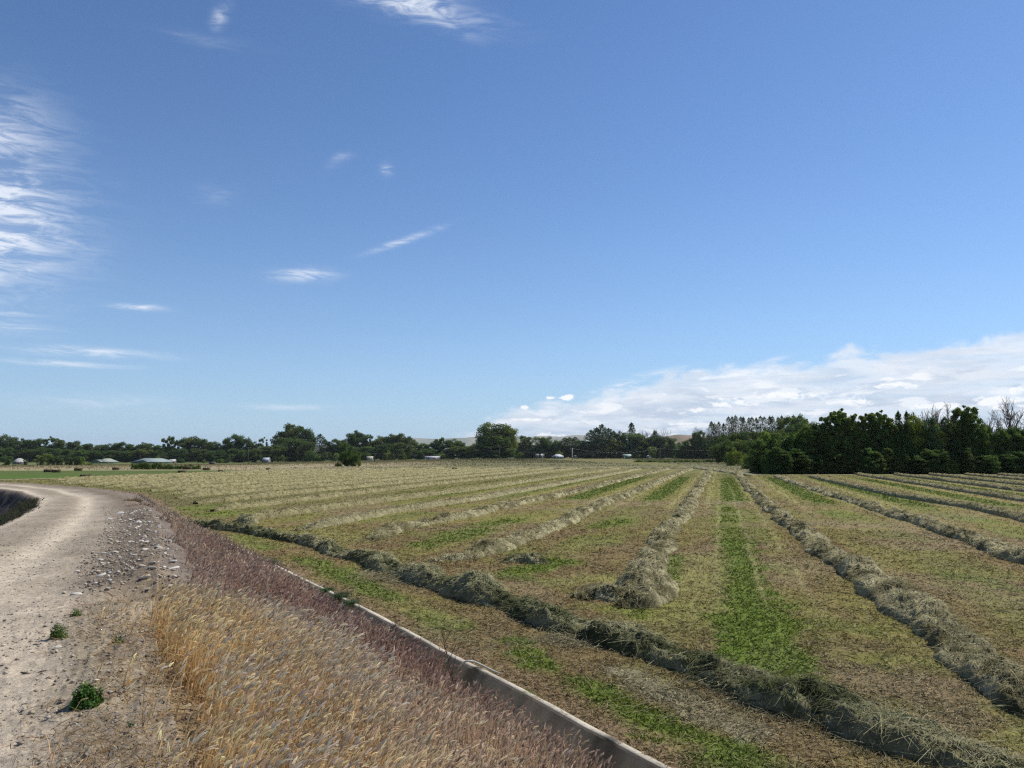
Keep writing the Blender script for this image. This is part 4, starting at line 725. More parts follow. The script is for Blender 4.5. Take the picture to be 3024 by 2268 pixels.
# ------------------------------------------------------------------ tree kinds, each modelled once at unit height
def crown_mesh(nm, kind, seed, base=(.07, .10, .03)):
    r_ = np.random.default_rng(seed); L_ = []; size, dens = .028, 1.; AS = {'tbroad': .52, 'tdense': .52, 'tairy': .52, 'windbreak': .3, 'lombardy': .3, 'feather': .5, 'broad': .75, 'dense': .75, 'airy': .75}.get(kind, 1.)
    def add(n, f):
        for _ in range(n): L_.append(f())
    def ell(zc, rz, rx, lo, hi, shell=.45):
        while True:
            p = r_.uniform(-1, 1, 3); q = np.linalg.norm(p)
            if shell < q < 1: return (p[0]*rx, p[1]*rx, zc+p[2]*rz, r_.uniform(lo, hi))
    if kind == 'broad': add(30, lambda: ell(.60, .33, .38, .06, .11)); add(22, lambda: ell(.34, .30, .38, .07, .11)); add(8, lambda: ell(.72, .2, .2, .05, .08)); total = 8200
    elif kind == 'dense': add(30, lambda: ell(.56, .36, .36, .07, .12)); add(30, lambda: ell(.24, .22, .42, .07, .12)); total = 9500
    elif kind == 'tbroad': add(54, lambda: ell(.58, .38, .38, .045, .085)); add(30, lambda: ell(.28, .26, .40, .05, .085)); total = 11500; size = .024
    elif kind == 'tdense': add(50, lambda: ell(.55, .42, .38, .05, .09)); add(40, lambda: ell(.26, .26, .42, .05, .09)); total = 13000; size = .024
    elif kind == 'tairy':
        add(34, lambda: ell(.74, .23, .36, .022, .055, .3)); add(30, lambda: ell(.40, .32, .34, .04, .08, .3)); total = 9000; size = .026
    elif kind == 'airy':
        add(26, lambda: ell(.66, .30, .36, .035, .085, .3)); add(12, lambda: ell(.40, .22, .30, .05, .09, .3)); total = 5200; size = .03
    elif kind == 'feather':
        for _ in range(40):
            z = r_.uniform(.12, .97); rr = .30*math.sin(min(1, (1.05-z)*1.7)*math.pi/2)+.02; a = r_.uniform(0, 6.28); q = rr*r_.uniform(.2, 1); L_.append((q*math.cos(a), q*math.sin(a), z, r_.uniform(.03, .07)))
        total = 4200; size = .024
    elif kind == 'lombardy':
        for k in range(34):
            z = .06+.9*k/33; rr = .26*math.sin(math.pi*min(1, .12+z*.95))**.6; a = r_.uniform(0, 6.28); q = rr*r_.uniform(.15, .7); L_.append((q*math.cos(a), q*math.sin(a), z, r_.uniform(.03, .055)*(1.1-.5*z)))
        total = 6000; size = .016
    elif kind == 'windbreak':
        for _ in range(60):
            z = r_.uniform(.12, .985); a = r_.uniform(0, 6.28); q = r_.uniform(.02, .34)*(1.15-.6*z); L_.append((q*math.cos(a), q*math.sin(a), z, r_.uniform(.012, .03)))
        total = 3600; size = .014
    elif kind == 'juniper':
        for k in range(40):
            z = .04+.9*k/39; rr = .34*(1-((z-.35)/.68)**2 if z > .35 else 1)**.6 if z < 1.03 else 0; a = r_.uniform(0, 6.28); q = rr*r_.uniform(.3, .9); L_.append((q*math.cos(a), q*math.sin(a), z, r_.uniform(.07, .13)))
        total = 7000; size = .024
    elif kind == 'bush': add(40, lambda: (lambda p: (p[0], p[1], abs(p[2]), p[3]))(ell(.0, .8, .40, .10, .18, .3))); total = 6500; size = .035
    elif kind == 'willow': add(30, lambda: ell(.58, .34, .38, .06, .12)); add(16, lambda: ell(.28, .2, .38, .06, .1)); total = 7500; size = .03
    A = np.array(L_); A[:, :2] *= AS; wts = A[:, 3]**2; cnt = (wts/wts.sum()*total).astype(int)+3; Ps, Ns, Cs = [], [], []
    for (x, y, z, rd), n in zip(A, cnt):
        d = r_.normal(size=(n, 3)); d /= np.linalg.norm(d, axis=1)[:, None]; rr = rd*(r_.uniform(.35, 1.12, n)[:, None]); sq = [1, 1, 1.25 if kind in ('feather', 'lombardy', 'windbreak') else .85]
        if kind == 'willow': d[:, 2] -= .25*r_.random(n)
        P = np.array([x, y, z])+d*rr*sq; Ps.append(P); Ns.append(d); lv = r_.uniform(.78, 1.22); Cs.append(np.array(base)*lv*r_.uniform(.72, 1.28, (n, 1))*np.array([1+r_.uniform(-.08, .1), 1, 1]))
    if kind in ('windbreak', 'feather', 'lombardy'):
        n = {'windbreak': 4600, 'feather': 4600, 'lombardy': 7000}[kind]; z = r_.uniform(.06, 1, n)**.9; a = r_.uniform(0, 6.283, n); br = np.floor(z*26)+np.floor(a*1.4)*31; keep_ = hsh(br, br*.7, seed) > {'windbreak': .2, 'feather': .28, 'lombardy': .1}[kind]
        env = np.clip(np.sin(np.pi*np.clip(.10+z*.92, 0, 1)), 0, 1)**.55*(.75+.5*hsh(br, br*.3, seed+1)); q = env*.48*np.sqrt(r_.random(n))*AS; z2 = z+q/AS*.10
        m_ = keep_; P_ = np.stack([q*np.cos(a), q*np.sin(a), z2/1.04], 1)[m_]; Ps = [P_]; Ns = [P_*[1, 1, .2]/np.linalg.norm(P_*[1, 1, .2]+1e-6, axis=1)[:, None]]; Cs = [np.array(base)*r_.uniform(.7, 1.3, (len(P_), 1))*np.ones(3)]
    P = np.concatenate(Ps); ok = P[:, 2] > .005; V, Fq, Cc = leaf_quads(P[ok], np.concatenate(Ns)[ok], size, np.clip(np.concatenate(Cs)[ok], 0, 1), r_); V[:, :2] /= AS; A = A.copy(); A[:, :2] /= AS
    k_ = np.percentile(V[:, 2], 99.8); V[:, 2] /= k_; A[:, 2] /= k_
    mb = MB(); mb.add(V, Fq, Cc); return mb.mesh('crown', m_leaf), A
def trunk_mesh(kind, A, seed):
    r_ = np.random.default_rng(seed); mb = MB(); bc = (.13, .10, .075); top = .9 if kind in ('lombardy', 'windbreak', 'feather', 'juniper') else .62
    q = np.linspace(0, 1, 10); P = np.stack([.012*np.sin(q*4+seed), .012*np.cos(q*3+seed), q*top-.01], 1); mb.tube(P, np.linspace(.022, .005, 10), bc, 7)
    idx = r_.permutation(len(A))[:14]
    for k in idx:
        e = A[k, :3]; s0z = max(.08, min(top*.9, e[2]*r_.uniform(.3, .7))); s0 = np.array([np.interp(s0z, P[:, 2], P[:, 0]), np.interp(s0z, P[:, 2], P[:, 1]), s0z]); tt = np.linspace(0, 1, 6)[:, None]
        mid = (s0+e)/2+np.array([0, 0, -.04]); B = s0*(1-tt)**2+2*mid*tt*(1-tt)+e*tt**2; mb.tube(B, np.linspace(.009, .002, 6), bc, 4)
    return mb.mesh('trunk', m_bark)
def dead_mesh(seed):
    r_ = np.random.default_rng(seed); mb = MB()
    def grow(p, d, ln, r, lvl):
        n = 6; P = [p]; dd = d.copy()
        for _ in range(n-1):
            dd = dd+r_.normal(size=3)*.12+np.array([0, 0, .05]); dd /= np.linalg.norm(dd); P.append(P[-1]+dd*ln/(n-1))
        mb.tube(np.array(P), np.linspace(r, r*.45, n), (.22, .19, .165), 4 if lvl else 6)
        if lvl < 4:
            for _ in range([7, 5, 4, 3][lvl]):
                f = r_.uniform(.35, 1); i = min(n-1, int(f*n)); a = r_.normal(size=3); a[2] = abs(a[2])*.5; nd_ = dd*.75+a*.55; nd_ /= np.linalg.norm(nd_); grow(P[i], nd_, ln*r_.uniform(.45, .68), r*.55, lvl+1)
    grow(np.array([0, 0, -.01]), np.array([0, 0, 1.]),   .55, .024, 0); me = mb.mesh('branches', m_bark); V = np.empty(len(me.vertices)*3, np.float32); me.vertices.foreach_get('co', V); V = V.reshape(-1, 3)
    V[:, 2] /= V[:, 2].max(); w = np.percentile(np.abs(V[:, :2]), 99); V[:, :2] *= .5/w*(.3+.7*np.minimum(1, V[:, 2:3]*2)); me.vertices.foreach_set('co', V.ravel()); me.update(); return me
BC = {'broad': (.095, .14, .045), 'dense': (.075, .115, .04), 'airy': (.10, .145, .055), 'feather': (.09, .125, .065), 'lombardy': (.075, .115, .04), 'windbreak': (.10, .13, .07), 'juniper': (.03, .045, .03), 'bush': (.095, .145, .04), 'willow': (.11, .145, .07), 'tbroad': (.115, .175, .048), 'tdense': (.085, .135, .042), 'tairy': (.10, .155, .045)}
KINDS = {}
for kd, ns in [('broad', 3), ('dense', 3), ('airy', 3), ('feather', 2), ('lombardy', 1), ('windbreak', 3), ('juniper', 2), ('bush', 2), ('willow', 2), ('tbroad', 3), ('tdense', 3), ('tairy', 3)]:
    for q in range(ns): cm, A = crown_mesh(kd, kd, 500+q*7+len(kd)*31, BC[kd]); KINDS.setdefault(kd, []).append((cm, trunk_mesh(kd, A, q)))
for q in range(4): KINDS.setdefault('dead', []).append((None, dead_mesh(900+q)))
m_leaf_l = M_attr('pale_leaves', .7, .25, .5, .2, objrand=.15, tcol=(1.1, 1.2, .5), mul=(1.75, 1.6, 1.3)); m_leaf_y = M_attr('yellowish_leaves', .7, .25, .5, .2, objrand=.12, tcol=(1.1, 1.2, .5), mul=(1.9, 1.55, 1.1)); m_leaf_b = M_attr('bluish_leaves', .7, .15, .5, .2, objrand=.12, mul=(1.05, 1.2, 1.6))
NAME = {'broad': 'broadleaf_tree', 'dense': 'broadleaf_tree', 'airy': 'cottonwood_tree', 'feather': 'aspen_tree', 'lombardy': 'poplar_tree', 'windbreak': 'poplar_tree', 'juniper': 'juniper_tree', 'bush': 'bush', 'willow': 'willow_tree', 'tbroad': 'broadleaf_tree', 'tdense': 'broadleaf_tree', 'tairy': 'cottonwood_tree', 'dead': 'dead_tree'}
tree_no = 0
def tree(kind, px, ptop, wpx, Y, lab, grp=None, mat=None, zb=None, sink=0.):
    global tree_no; tree_no += 1; X, _, zt = atdepth(px, ptop, Y); z0 = float(height(np.array([X]), np.array([Y]), False)[0]) if zb is None else zb; h = max(.5, zt-z0+.1); w = wpx*math.hypot(Y, 0)/F
    if Y < 135 and kind in ('broad', 'dense', 'airy'): kind = 't'+kind; w = max(w*1.1,   .42*h)
    var = KINDS[kind][(tree_no*7+int(px)) % len(KINDS[kind])]; wide = {'lombardy': .62, 'windbreak': .6, 'juniper': .72, 'feather': .66}.get(kind, .92)
    if Y > 440 and kind in ('broad', 'dense', 'willow', 'airy'): w = max(w*1.12, .6*h)
    if kind == 'dead': w = max(w, .45*h)*.92
    e = empty(NAME[kind], (X, Y, z0-.05), rng.uniform(0, 6.28), (w/wide, w/wide, h), label=lab, category='bush' if kind == 'bush' else 'tree')
    if grp: e['group'] = grp
    if var[0]:
        c = obj('crown', var[0], e)
        if mat: c.material_slots[0].link = 'OBJECT'; c.material_slots[0].material = mat
    obj('trunk', var[1], e); return e
cnt_ = {}
FILL = 0
def seq(lst, Y, seg, grp, adj={'broad': 'rounded dark green tree', 'dense': 'dense dark tree', 'airy': 'loose crowned tree', 'feather': 'feathery upright tree', 'lombardy': 'narrow poplar', 'windbreak': 'thin poplar', 'juniper': 'blackish juniper', 'bush': 'low round bush', 'willow': 'grey-green willow', 'dead': 'leafless dead tree'}, **kw):
    for it in sorted(lst, key=lambda t_: t_[1]):
        kind, px, top, w = it[:4]; mt = it[4] if len(it) > 4 else None; YY = it[5] if len(it) > 5 else Y
        key = (adj[kind], seg); cnt_[key] = cnt_.get(key, 0)+1; lab = f'{ordinal(cnt_[key])} {adj[kind]} from the left {seg}'
        tree(kind, px, top, w, YY, lab, grp, mt, **kw)
l_, y_, b_l = m_leaf_l, m_leaf_y, m_leaf_b
seq([('dense', -40, 1290, 60), ('broad', 0, 1284, 48), ('dense', 35, 1288, 56), ('broad', 66, 1296, 46), ('dense', 88, 1300, 46), ('dense', 108, 1296, 54), ('airy', 128, 1297, 40), ('airy', 152, 1290, 58), ('broad', 176, 1297, 46), ('dense', 196, 1304, 50), ('dense', 220, 1303, 46, None, 600), ('broad', 246, 1312, 48), ('dense', 272, 1311, 50), ('broad', 298, 1314, 46), ('dense', 322, 1311, 46), ('broad', 346, 1311, 44), ('dense', 364, 1306, 50), ('broad', 390, 1312, 44), ('dense', 410, 1314, 44), ('broad', 428, 1307, 40), ('dense', 448, 1312, 50), ('broad', 472, 1315, 46)], 610, 'behind the green-roofed houses', 'trees behind the left houses')
seq([('dense', -20, 1318, 60), ('broad', 20, 1322, 50), ('dense', 75, 1325, 60), ('broad', 130, 1322, 60), ('dense', 185, 1325, 60), ('broad', 240, 1328, 55), ('dense', 290, 1330, 55), ('broad', 335, 1330, 50), ('dense', 380, 1332, 55), ('broad', 425, 1325, 60), ('dense', 468, 1330, 50)], 575, 'just behind the left houses', 'trees behind the left houses')
seq([('airy', 502, 1289, 44), ('airy', 516, 1300, 30), ('dense', 545, 1300, 60), ('broad', 566, 1289, 66), ('dense', 590, 1294, 50), ('broad', 612, 1303, 44), ('broad', 632, 1305, 50), ('dense', 650, 1312, 50), ('broad', 672, 1298, 40), ('dense', 692, 1283, 54), ('broad', 712, 1292, 44), ('dense', 730, 1294, 40), ('broad', 752, 1305, 44), ('airy', 780, 1292, 40), ('dense', 525, 1325, 60, None, 560), ('broad', 585, 1325, 60, None, 560), ('dense', 640, 1330, 60, None, 560), ('dense', 700, 1325, 60, None, 560), ('dense', 755, 1325, 50, None, 560)], 600, 'between long house and tallest clump', 'trees left of the middle')
seq([('airy', 822, 1277, 52), ('dense', 846, 1266, 60), ('broad', 864, 1252, 68), ('dense', 890, 1262, 60), ('broad', 908, 1272, 46), ('dense', 860, 1290, 90, None, 570), ('dense', 905, 1300, 60, None, 560), ('broad', 806, 1314, 84, None, 550), ('feather', 946, 1281, 32), ('feather', 960, 1297, 24), ('juniper', 970, 1310, 18), ('juniper', 981, 1314, 16), ('broad', 988, 1297, 50), ('broad', 1012, 1300, 44)], 590, 'in the tallest clump', 'trees in the tall clump')
seq([('bush', 918, 1324, 46), ('bush', 945, 1341, 24, l_), ('willow', 965, 1335, 34), ('bush', 1000, 1338, 40, l_), ('bush', 1080, 1332, 40), ('juniper', 1130, 1332, 22), ('bush', 1148, 1330, 36, y_), ('juniper', 1160, 1333, 18), ('bush', 1188, 1335, 30), ('dense', 1235, 1330, 40), ('juniper', 1245, 1335, 20), ('bush', 1305, 1334, 26, y_), ('bush', 1330, 1335, 30), ('broad', 1355, 1318, 60), ('broad', 1405, 1311, 52, l_), ('bush', 1378, 1325, 44)], 545, 'in front of the middle tree line', 'front rank of the middle tree line')
tree('dense', 1024, 1309, 48, 172, 'rounded upright dark tree standing alone in front of the middle tree line', None); tree('bush', 1052, 1335, 34, 172, 'lower green half of the bushy pair beside the lone dark tree', None); tree('bush', 1000, 1366, 26, 170, 'low shrub at the left foot of the lone dark tree', None)
seq([('dense', 1030, 1292, 50), ('broad', 1050, 1273, 58), ('dense', 1072, 1280, 48), ('airy', 1092, 1284, 34), ('broad', 1105, 1302, 40), ('broad', 1126, 1288, 52, l_), ('dense', 1160, 1283, 58), ('broad', 1182, 1281, 60), ('dense', 1205, 1290, 52), ('dense', 1140, 1310, 70, None, 570), ('dense', 1190, 1308, 70, None, 570), ('broad', 1230, 1306, 50), ('broad', 1250, 1310, 40), ('dense', 1272, 1312, 44), ('airy', 1302, 1292, 34), ('dense', 1290, 1300, 44), ('broad', 1338, 1297, 56), ('broad', 1362, 1306, 44), ('dense', 1320, 1316, 60), ('dense', 1385, 1318, 50), ('dense', 1265, 1325, 60, None, 565), ('broad', 1085, 1318, 60, None, 570), ('dense', 1035, 1320, 60, None, 570)], 600, 'behind the white house in the middle', 'trees behind the white house')
tree('broad', 1462, 1249, 112, 520, 'large dark spreading tree, tallest in the middle of the tree line', None); tree('dense', 1440, 1262, 84, 526, 'dark left flank of the large spreading tree', None); tree('broad', 1494, 1262, 70, 524, 'right flank of the large spreading tree, paler and drooping', None, l_); tree('dense', 1465, 1300, 120, 515, 'dark undergrowth tree below the large spreading tree', None)
seq([('broad', 1548, 1287, 48), ('dense', 1530, 1305, 50), ('dense', 1590, 1291, 54), ('broad', 1612, 1290, 46), ('broad', 1648, 1301, 44), ('dense', 1635, 1306, 44), ('feather', 1668, 1292, 30), ('feather', 1682, 1291, 34), ('feather', 1698, 1290, 26), ('broad', 1718, 1301, 50), ('dense', 1740, 1304, 50), ('airy', 1560, 1315, 50, l_), ('broad', 1625, 1316, 50), ('willow', 1700, 1314, 60), ('dense', 1660, 1322, 60), ('dense', 1745, 1322, 60), ('dense', 1590, 1318, 60), ('feather', 1745, 1269, 36), ('feather', 1762, 1262, 34), ('feather', 1778, 1252, 34), ('feather', 1797, 1264, 36), ('feather', 1812, 1272, 30), ('dense', 1834, 1274, 24), ('lombardy', 1865, 1247, 19, None, 700), ('dense', 1855, 1282, 44), ('broad', 1880, 1280, 46), ('willow', 1770, 1298, 70, y_), ('broad', 1805, 1297, 70, y_), ('willow', 1850, 1298, 60), ('broad', 1900, 1288, 56), ('dense', 1930, 1287, 54), ('broad', 1955, 1288, 54), ('dense', 1978, 1292, 46), ('dense', 1820, 1318, 80), ('dense', 1880, 1315, 80), ('willow', 1925, 1308, 44, l_), ('dead', 1908, 1268, 14), ('dead', 1935, 1263, 26), ('dead', 1960, 1262, 20), ('feather', 1934, 1271, 20)], 600, 'behind the power line', 'trees behind the power line')
seq([('juniper', 1558, 1334, 34), ('juniper', 1564, 1336, 26), ('juniper', 1576, 1336, 24), ('juniper', 1595, 1336, 13), ('juniper', 1610, 1337, 22), ('juniper', 1622, 1337, 20), ('juniper', 1720, 1336, 40), ('juniper', 1745, 1336, 40), ('juniper', 1770, 1331, 34), ('juniper', 1790, 1329, 34), ('juniper', 1812, 1330, 34), ('juniper', 1832, 1332, 28), ('juniper', 1875, 1327, 26), ('juniper', 1905, 1330, 28), ('juniper', 1942, 1325, 22), ('juniper', 1957, 1332, 18), ('juniper', 1982, 1298, 32), ('bush', 1540, 1335, 30), ('bush', 1650, 1330, 30, y_), ('bush', 1530, 1350, 20, l_), ('juniper', 2051, 1338, 10, None, 500), ('bush', 1995, 1346, 14, l_, 500), ('bush', 1890, 1340, 20), ('broad', 1925, 1320, 30, l_)], 530, 'in the dark roadside hedge line', 'dark hedge trees along the far road')
seq([('broad', 2018, 1303, 44, None, 640), ('dense', 2037, 1296, 44), ('broad', 2060, 1290, 44), ('dense', 2085, 1288, 50), ('dead', 2062, 1257, 24), ('dead', 2085, 1268, 16), ('broad', 2104, 1300, 56), ('dense', 2130, 1290, 60), ('broad', 2022, 1315, 44), ('dense', 2010, 1322, 30), ('dense', 2060, 1315, 60), ('broad', 2110, 1318, 60), ('dense', 2145, 1305, 60), ('airy', 2062, 1272, 20)], 480, 'beside the brown hill', 'trees beside the brown hill')
seq([('windbreak', 2100+k*12.2+rng.uniform(-3, 3), (1247 if k < 4 else 1228)+rng.uniform(-4, 5), 19+rng.uniform(0, 5)) for k in range(23)], 330, 'in the pale poplar windbreak', 'poplars in the windbreak')
seq([('broad', 2325, 1232, 64, None, 320), ('broad', 2360, 1226, 64, None, 320), ('dense', 2350, 1250, 80, None, 300), ('broad', 2392, 1248, 50, None, 300), ('dense', 2140, 1282, 60), ('broad', 2172, 1278, 60), ('dense', 2200, 1272, 60), ('broad', 2232, 1274, 56), ('dense', 2262, 1268, 60), ('broad', 2300, 1270, 70), ('dense', 2150, 1300, 60, None, 230), ('broad', 2120, 1312, 50, None, 230), ('broad', 2185, 1298, 60, l_, 210), ('dense', 2215, 1300, 60, None, 200), ('dense', 2165, 1315, 50, None, 210)], 270, 'under the poplar windbreak', 'trees under the windbreak')
tree('bush', 2168, 1321, 56, 178, 'bright green rounded bush standing clear at the left end of the dark tree row', None, y_); tree('bush', 2212, 1338, 48, 140, 'green bush between the rounded bush and the dark tree row', None, l_); tree('bush', 2235, 1362, 44, 112, 'grey leaved shrub at the left foot of the dark tree row', None, l_)
seq([('broad', 2262, 1277, 66, l_, 113), ('dense', 2240, 1300, 60), ('dense', 2296, 1284, 66), ('dense', 2335, 1282, 70), ('broad', 2378, 1259, 66), ('dense', 2410, 1252, 66), ('broad', 2440, 1252, 60), ('airy', 2450, 1222, 52), ('airy', 2476, 1210, 66), ('airy', 2500, 1222, 46), ('dense', 2485, 1255, 70), ('airy', 2530, 1226, 50), ('broad', 2535, 1250, 60), ('airy', 2568, 1224, 44), ('airy', 2592, 1215, 46), ('dense', 2585, 1245, 70), ('airy', 2628, 1236, 44), ('dense', 2630, 1260, 60), ('lombardy', 2652, 1213, 22), ('lombardy', 2676, 1213, 17), ('broad', 2694, 1224, 38, y_), ('dense', 2670, 1255, 66), ('airy', 2712, 1252, 50), ('dense', 2742, 1236, 46, b_l), ('dense', 2718, 1262, 60), ('broad', 2765, 1250, 56, l_), ('feather', 2790, 1232, 40), ('feather', 2762, 1245, 30), ('airy', 2835, 1208, 50), ('airy', 2858, 1200, 56), ('dense', 2848, 1236, 76), ('dense', 2800, 1258, 66), ('broad', 2895, 1254, 64), ('dense', 2925, 1262, 60), ('broad', 2955, 1268, 60), ('dense', 2985, 1266, 60), ('broad', 3010, 1262, 56), ('dense', 3045, 1262, 66), ('broad', 3085, 1256, 66), ('dense', 3130, 1250, 70), ('broad', 3180, 1255, 80), ('dense', 3250, 1250, 90), ('airy', 3320, 1230, 80)], 109, 'in the dark tree row at the right', 'trees in the dark row at the right')
seq([('dead', 2716, 1208, 34), ('dead', 2772, 1186, 56), ('dead', 2798, 1206, 40), ('dead', 2742, 1215, 26), ('dead', 2902, 1224, 50), ('dead', 2932, 1210, 44), ('dead', 2962, 1204, 46), ('dead', 2996, 1170, 68), ('dead', 3030, 1215, 50)], 111, 'above the dark tree row at the right', 'dead trees above the dark row')
seq([('dense', 2275+k*31+rng.uniform(-8, 8), 1292+rng.uniform(-12, 12), 76, None, 118+rng.uniform(-2, 3)) for k in range(28)], 118, 'in the dark row, second rank', 'second rank of the dark tree row')
seq([('dense' if k % 5 else 'bush', 2262+k*27+rng.uniform(-7, 7), 1336+rng.uniform(-14, 12), 58, None, 106.5+rng.uniform(-1, .8)) for k in range(34)], 106.5, 'in undergrowth of the dark row', 'undergrowth of the dark tree row')
seq([('dense', 2290+k*40+rng.uniform(-8, 8), 1296+rng.uniform(-10, 10), 90, None, 125) for k in range(22)], 125, 'in the dark row, hindmost rank', 'second rank of the dark tree row')
seq([('dense', -30+k*31+rng.uniform(-8, 8), 1328+rng.uniform(-7, 7), 62, None, 640+rng.uniform(-10, 10)) for k in range(49)], 640, 'in the hindmost left tree rank', 'low background rank of the left tree line')
seq([('dense', 1500+k*28+rng.uniform(-8, 8), 1318+rng.uniform(-8, 8), 62, None, 625+rng.uniform(-10, 10)) for k in range(24)], 625, 'in the hindmost middle tree rank', 'low background rank of the middle tree line')
# left front: shrubs and small trees before the houses
seq([('broad', 18, 1346, 38, None, 400), ('dense', 75, 1356, 14, None, 430), ('broad', 118, 1345, 30, l_), ('broad', 140, 1340, 34, l_), ('broad', 162, 1348, 30), ('dense', 178, 1352, 22), ('dense', 205, 1350, 26), ('dense', 230, 1348, 28), ('bush', 243, 1350, 20, l_), ('bush', 265, 1365, 24, y_), ('bush', 155, 1377, 26, None, 330), ('bush', 45, 1374, 24, None, 330), ('bush', 70, 1375, 24, None, 330), ('bush', 95, 1373, 22, None, 330)], 380, 'before the left houses', 'small trees and shrubs before the left houses')
seq([('bush', 466, 1343, 16, l_), ('bush', 539, 1353, 18, b_l), ('bush', 602, 1355, 15, y_), ('bush', 652, 1355, 22, y_), ('bush', 668, 1358, 16, l_), ('willow', 676, 1345, 10)], 540, 'right of the long house', 'shrubs right of the long house')
seq([('bush', 395+k*9.5+rng.uniform(-2, 2), (1368 if k < 9 else 1373)+rng.uniform(-2, 3), 17, None, 139+rng.uniform(-1, 1)) for k in range(21)], 139, 'in the strip beyond the green field', 'weedy hedge strip beyond the green field')
seq([('bush', 1880+k*14+rng.uniform(-4, 4), 1358+rng.uniform(-1.5, 2.5), 22, l_ if k % 3 else None, 262+rng.uniform(-3, 3)) for k in range(20)], 262, 'in the weed strip before the far road', 'weed strip before the far road')
# ------------------------------------------------------------------ buildings
def house(px0, px1, pbase, peave, pridge, Y, lab, wall, roofc, kind='gable_side', dfrac=.6, windows=3, rot=0., door=True, name='house', wing=None, cat='house'):
    """px0..px1 = span across, heights from the sight lines to eave and ridge at distance Y"""
    xa, _, zb = atdepth(px0, pbase, Y); xb, _, ze = atdepth(px1, peave, Y); _, _, zr = atdepth(px0, pridge, Y); wd = xb-xa; dp = max(5., wd*dfrac) if name == 'house' else wd*dfrac; g = min(zb, float(height(np.array([(xa+xb)/2]), np.array([Y]), False)[0]))
    zb = g; eh = max(1.6, ze-zb); rh = max(.7, zr-ze); e = empty(name, ((xa+xb)/2, Y, zb), rot, label=lab, category=cat); hw = wd/2; o = .35
    mb = MB(); mb.box((-hw, 0, 0), (hw, dp, eh), wall)
    if kind == 'gable_front': mb.add([(-hw, 0, eh), (hw, 0, eh), (0, 0, eh+rh), (-hw, dp, eh), (hw, dp, eh), (0, dp, eh+rh)], [(0, 1, 2), (4, 3, 5)], wall)
    if kind == 'gable_side': mb.add([(-hw, 0, eh), (-hw, dp, eh), (-hw, dp/2, eh+rh), (hw, 0, eh), (hw, dp, eh), (hw, dp/2, eh+rh)], [(1, 0, 2), (3, 4, 5)], wall)
    obj('wall', mb.mesh('wall', m_paint), e); mb = MB(); th_ = .14
    def slab(a, b, c, d): a, b, c, d = map(np.array, (a, b, c, d)); n = np.array([0, 0, th_]); mb.add([a, b, c, d, a+n, b+n, c+n, d+n], [(0, 3, 2, 1), (4, 5, 6, 7), (0, 1, 5, 4), (1, 2, 6, 5), (2, 3, 7, 6), (3, 0, 4, 7)], roofc)
    z1, z2 = eh+.02, eh+rh
    if kind == 'gable_side': slab((-hw-o, -o, z1-.1), (hw+o, -o, z1-.1), (hw+o, dp/2, z2), (-hw-o, dp/2, z2)); slab((hw+o, dp+o, z1-.1), (-hw-o, dp+o, z1-.1), (-hw-o, dp/2+.003, z2), (hw+o, dp/2+.003, z2))
    elif kind == 'gable_front': slab((-hw-o, -o, z1-.1), (0, -o, z2), (0, dp+o, z2), (-hw-o, dp+o, z1-.1)); slab((hw+o, dp+o, z1-.1), (.003, dp+o, z2), (.003, -o, z2), (hw+o, -o, z1-.1))
    else:
        i = min(hw*.62, dp/2); slab((-hw-o, -o, z1-.1), (hw+o, -o, z1-.1), (hw-i, dp/2, z2), (-hw+i, dp/2, z2)); slab((hw+o, dp+o, z1-.1), (-hw-o, dp+o, z1-.1), (-hw+i, dp/2+.003, z2), (hw-i, dp/2+.003, z2))
        mb.add([(-hw-o, -o, z1), (-hw-o, dp+o, z1), (-hw+i, dp/2, z2+.1), (hw+o, -o, z1), (hw+o, dp+o, z1), (hw-i, dp/2, z2+.1)], [(1, 0, 2), (3, 4, 5)], roofc)
    obj('roof', mb.mesh('roof', m_paint), e)
    for k in range(windows):
        x_ = -hw+wd*(k+.7)/(windows+.6); ww = min(1.6, wd*.12); hh = min(1.2, eh*.45); w_ = MB(); zc = eh*.55; w_.box((x_-ww/2, -.06, zc-hh/2), (x_+ww/2, -.003, zc+hh/2), (.06, .07, .08)); obj('window', w_.mesh('window', m_paint), e)
    if door: w_ = MB(); x_ = -hw+wd*.12; w_.box((x_-.45, -.06, .02), (x_+.45, -.003, min(2.05, eh-.1)), (.5, .48, .44) if sum(wall) < .5 else (.2, .17, .14)); obj('door', w_.mesh('door', m_paint), e)
    if wing:
        q0, q1, qr = wing; xa2 = (q0-1512)/(px1-px0)*0+atdepth(q0, peave, Y)[0]-(xa+xb)/2; xb2 = atdepth(q1, peave, Y)[0]-(xa+xb)/2; zt = atdepth(q0, qr, Y)[2]-zb; mb = MB(); c2 = np.array(wall)*.8; m_ = (xa2+xb2)/2
        mb.box((xa2, -2.2, 0), (xb2, -.01, eh), c2); mb.add([(xa2, -2.2, eh), (xb2, -2.2, eh), (m_, -2.2, zt)], [(0, 1, 2)], c2); wg = obj('front_gable', mb.mesh('front_gable', m_paint), e)
        mb = MB()
        for s_ in (-1, 1):
            xe = xa2-o if s_ < 0 else xb2+o; slab((xe, -2.5, eh-.1), (m_+.003*s_, -2.5, zt), (m_+.003*s_, dp/2-.3, zt), (xe, dp/2-.3, eh-.1)) if s_ < 0 else slab((xe, dp/2-.3, eh-.1), (m_+.003*s_, dp/2-.3, zt), (m_+.003*s_, -2.5, zt), (xe, -2.5, eh-.1))
        obj('gable_roof', mb.mesh('gable_roof', m_paint), wg)
    return e
GW, PR, WW = (.10, .14, .10), (.52, .56, .55), (.62, .60, .56)
house(36, 63, 1372, 1369, 1358.5, 480, 'small white-roofed house at the far left among dark trees', (.25, .23, .2), (.33, .33, .33), 'hip', .6, 2)
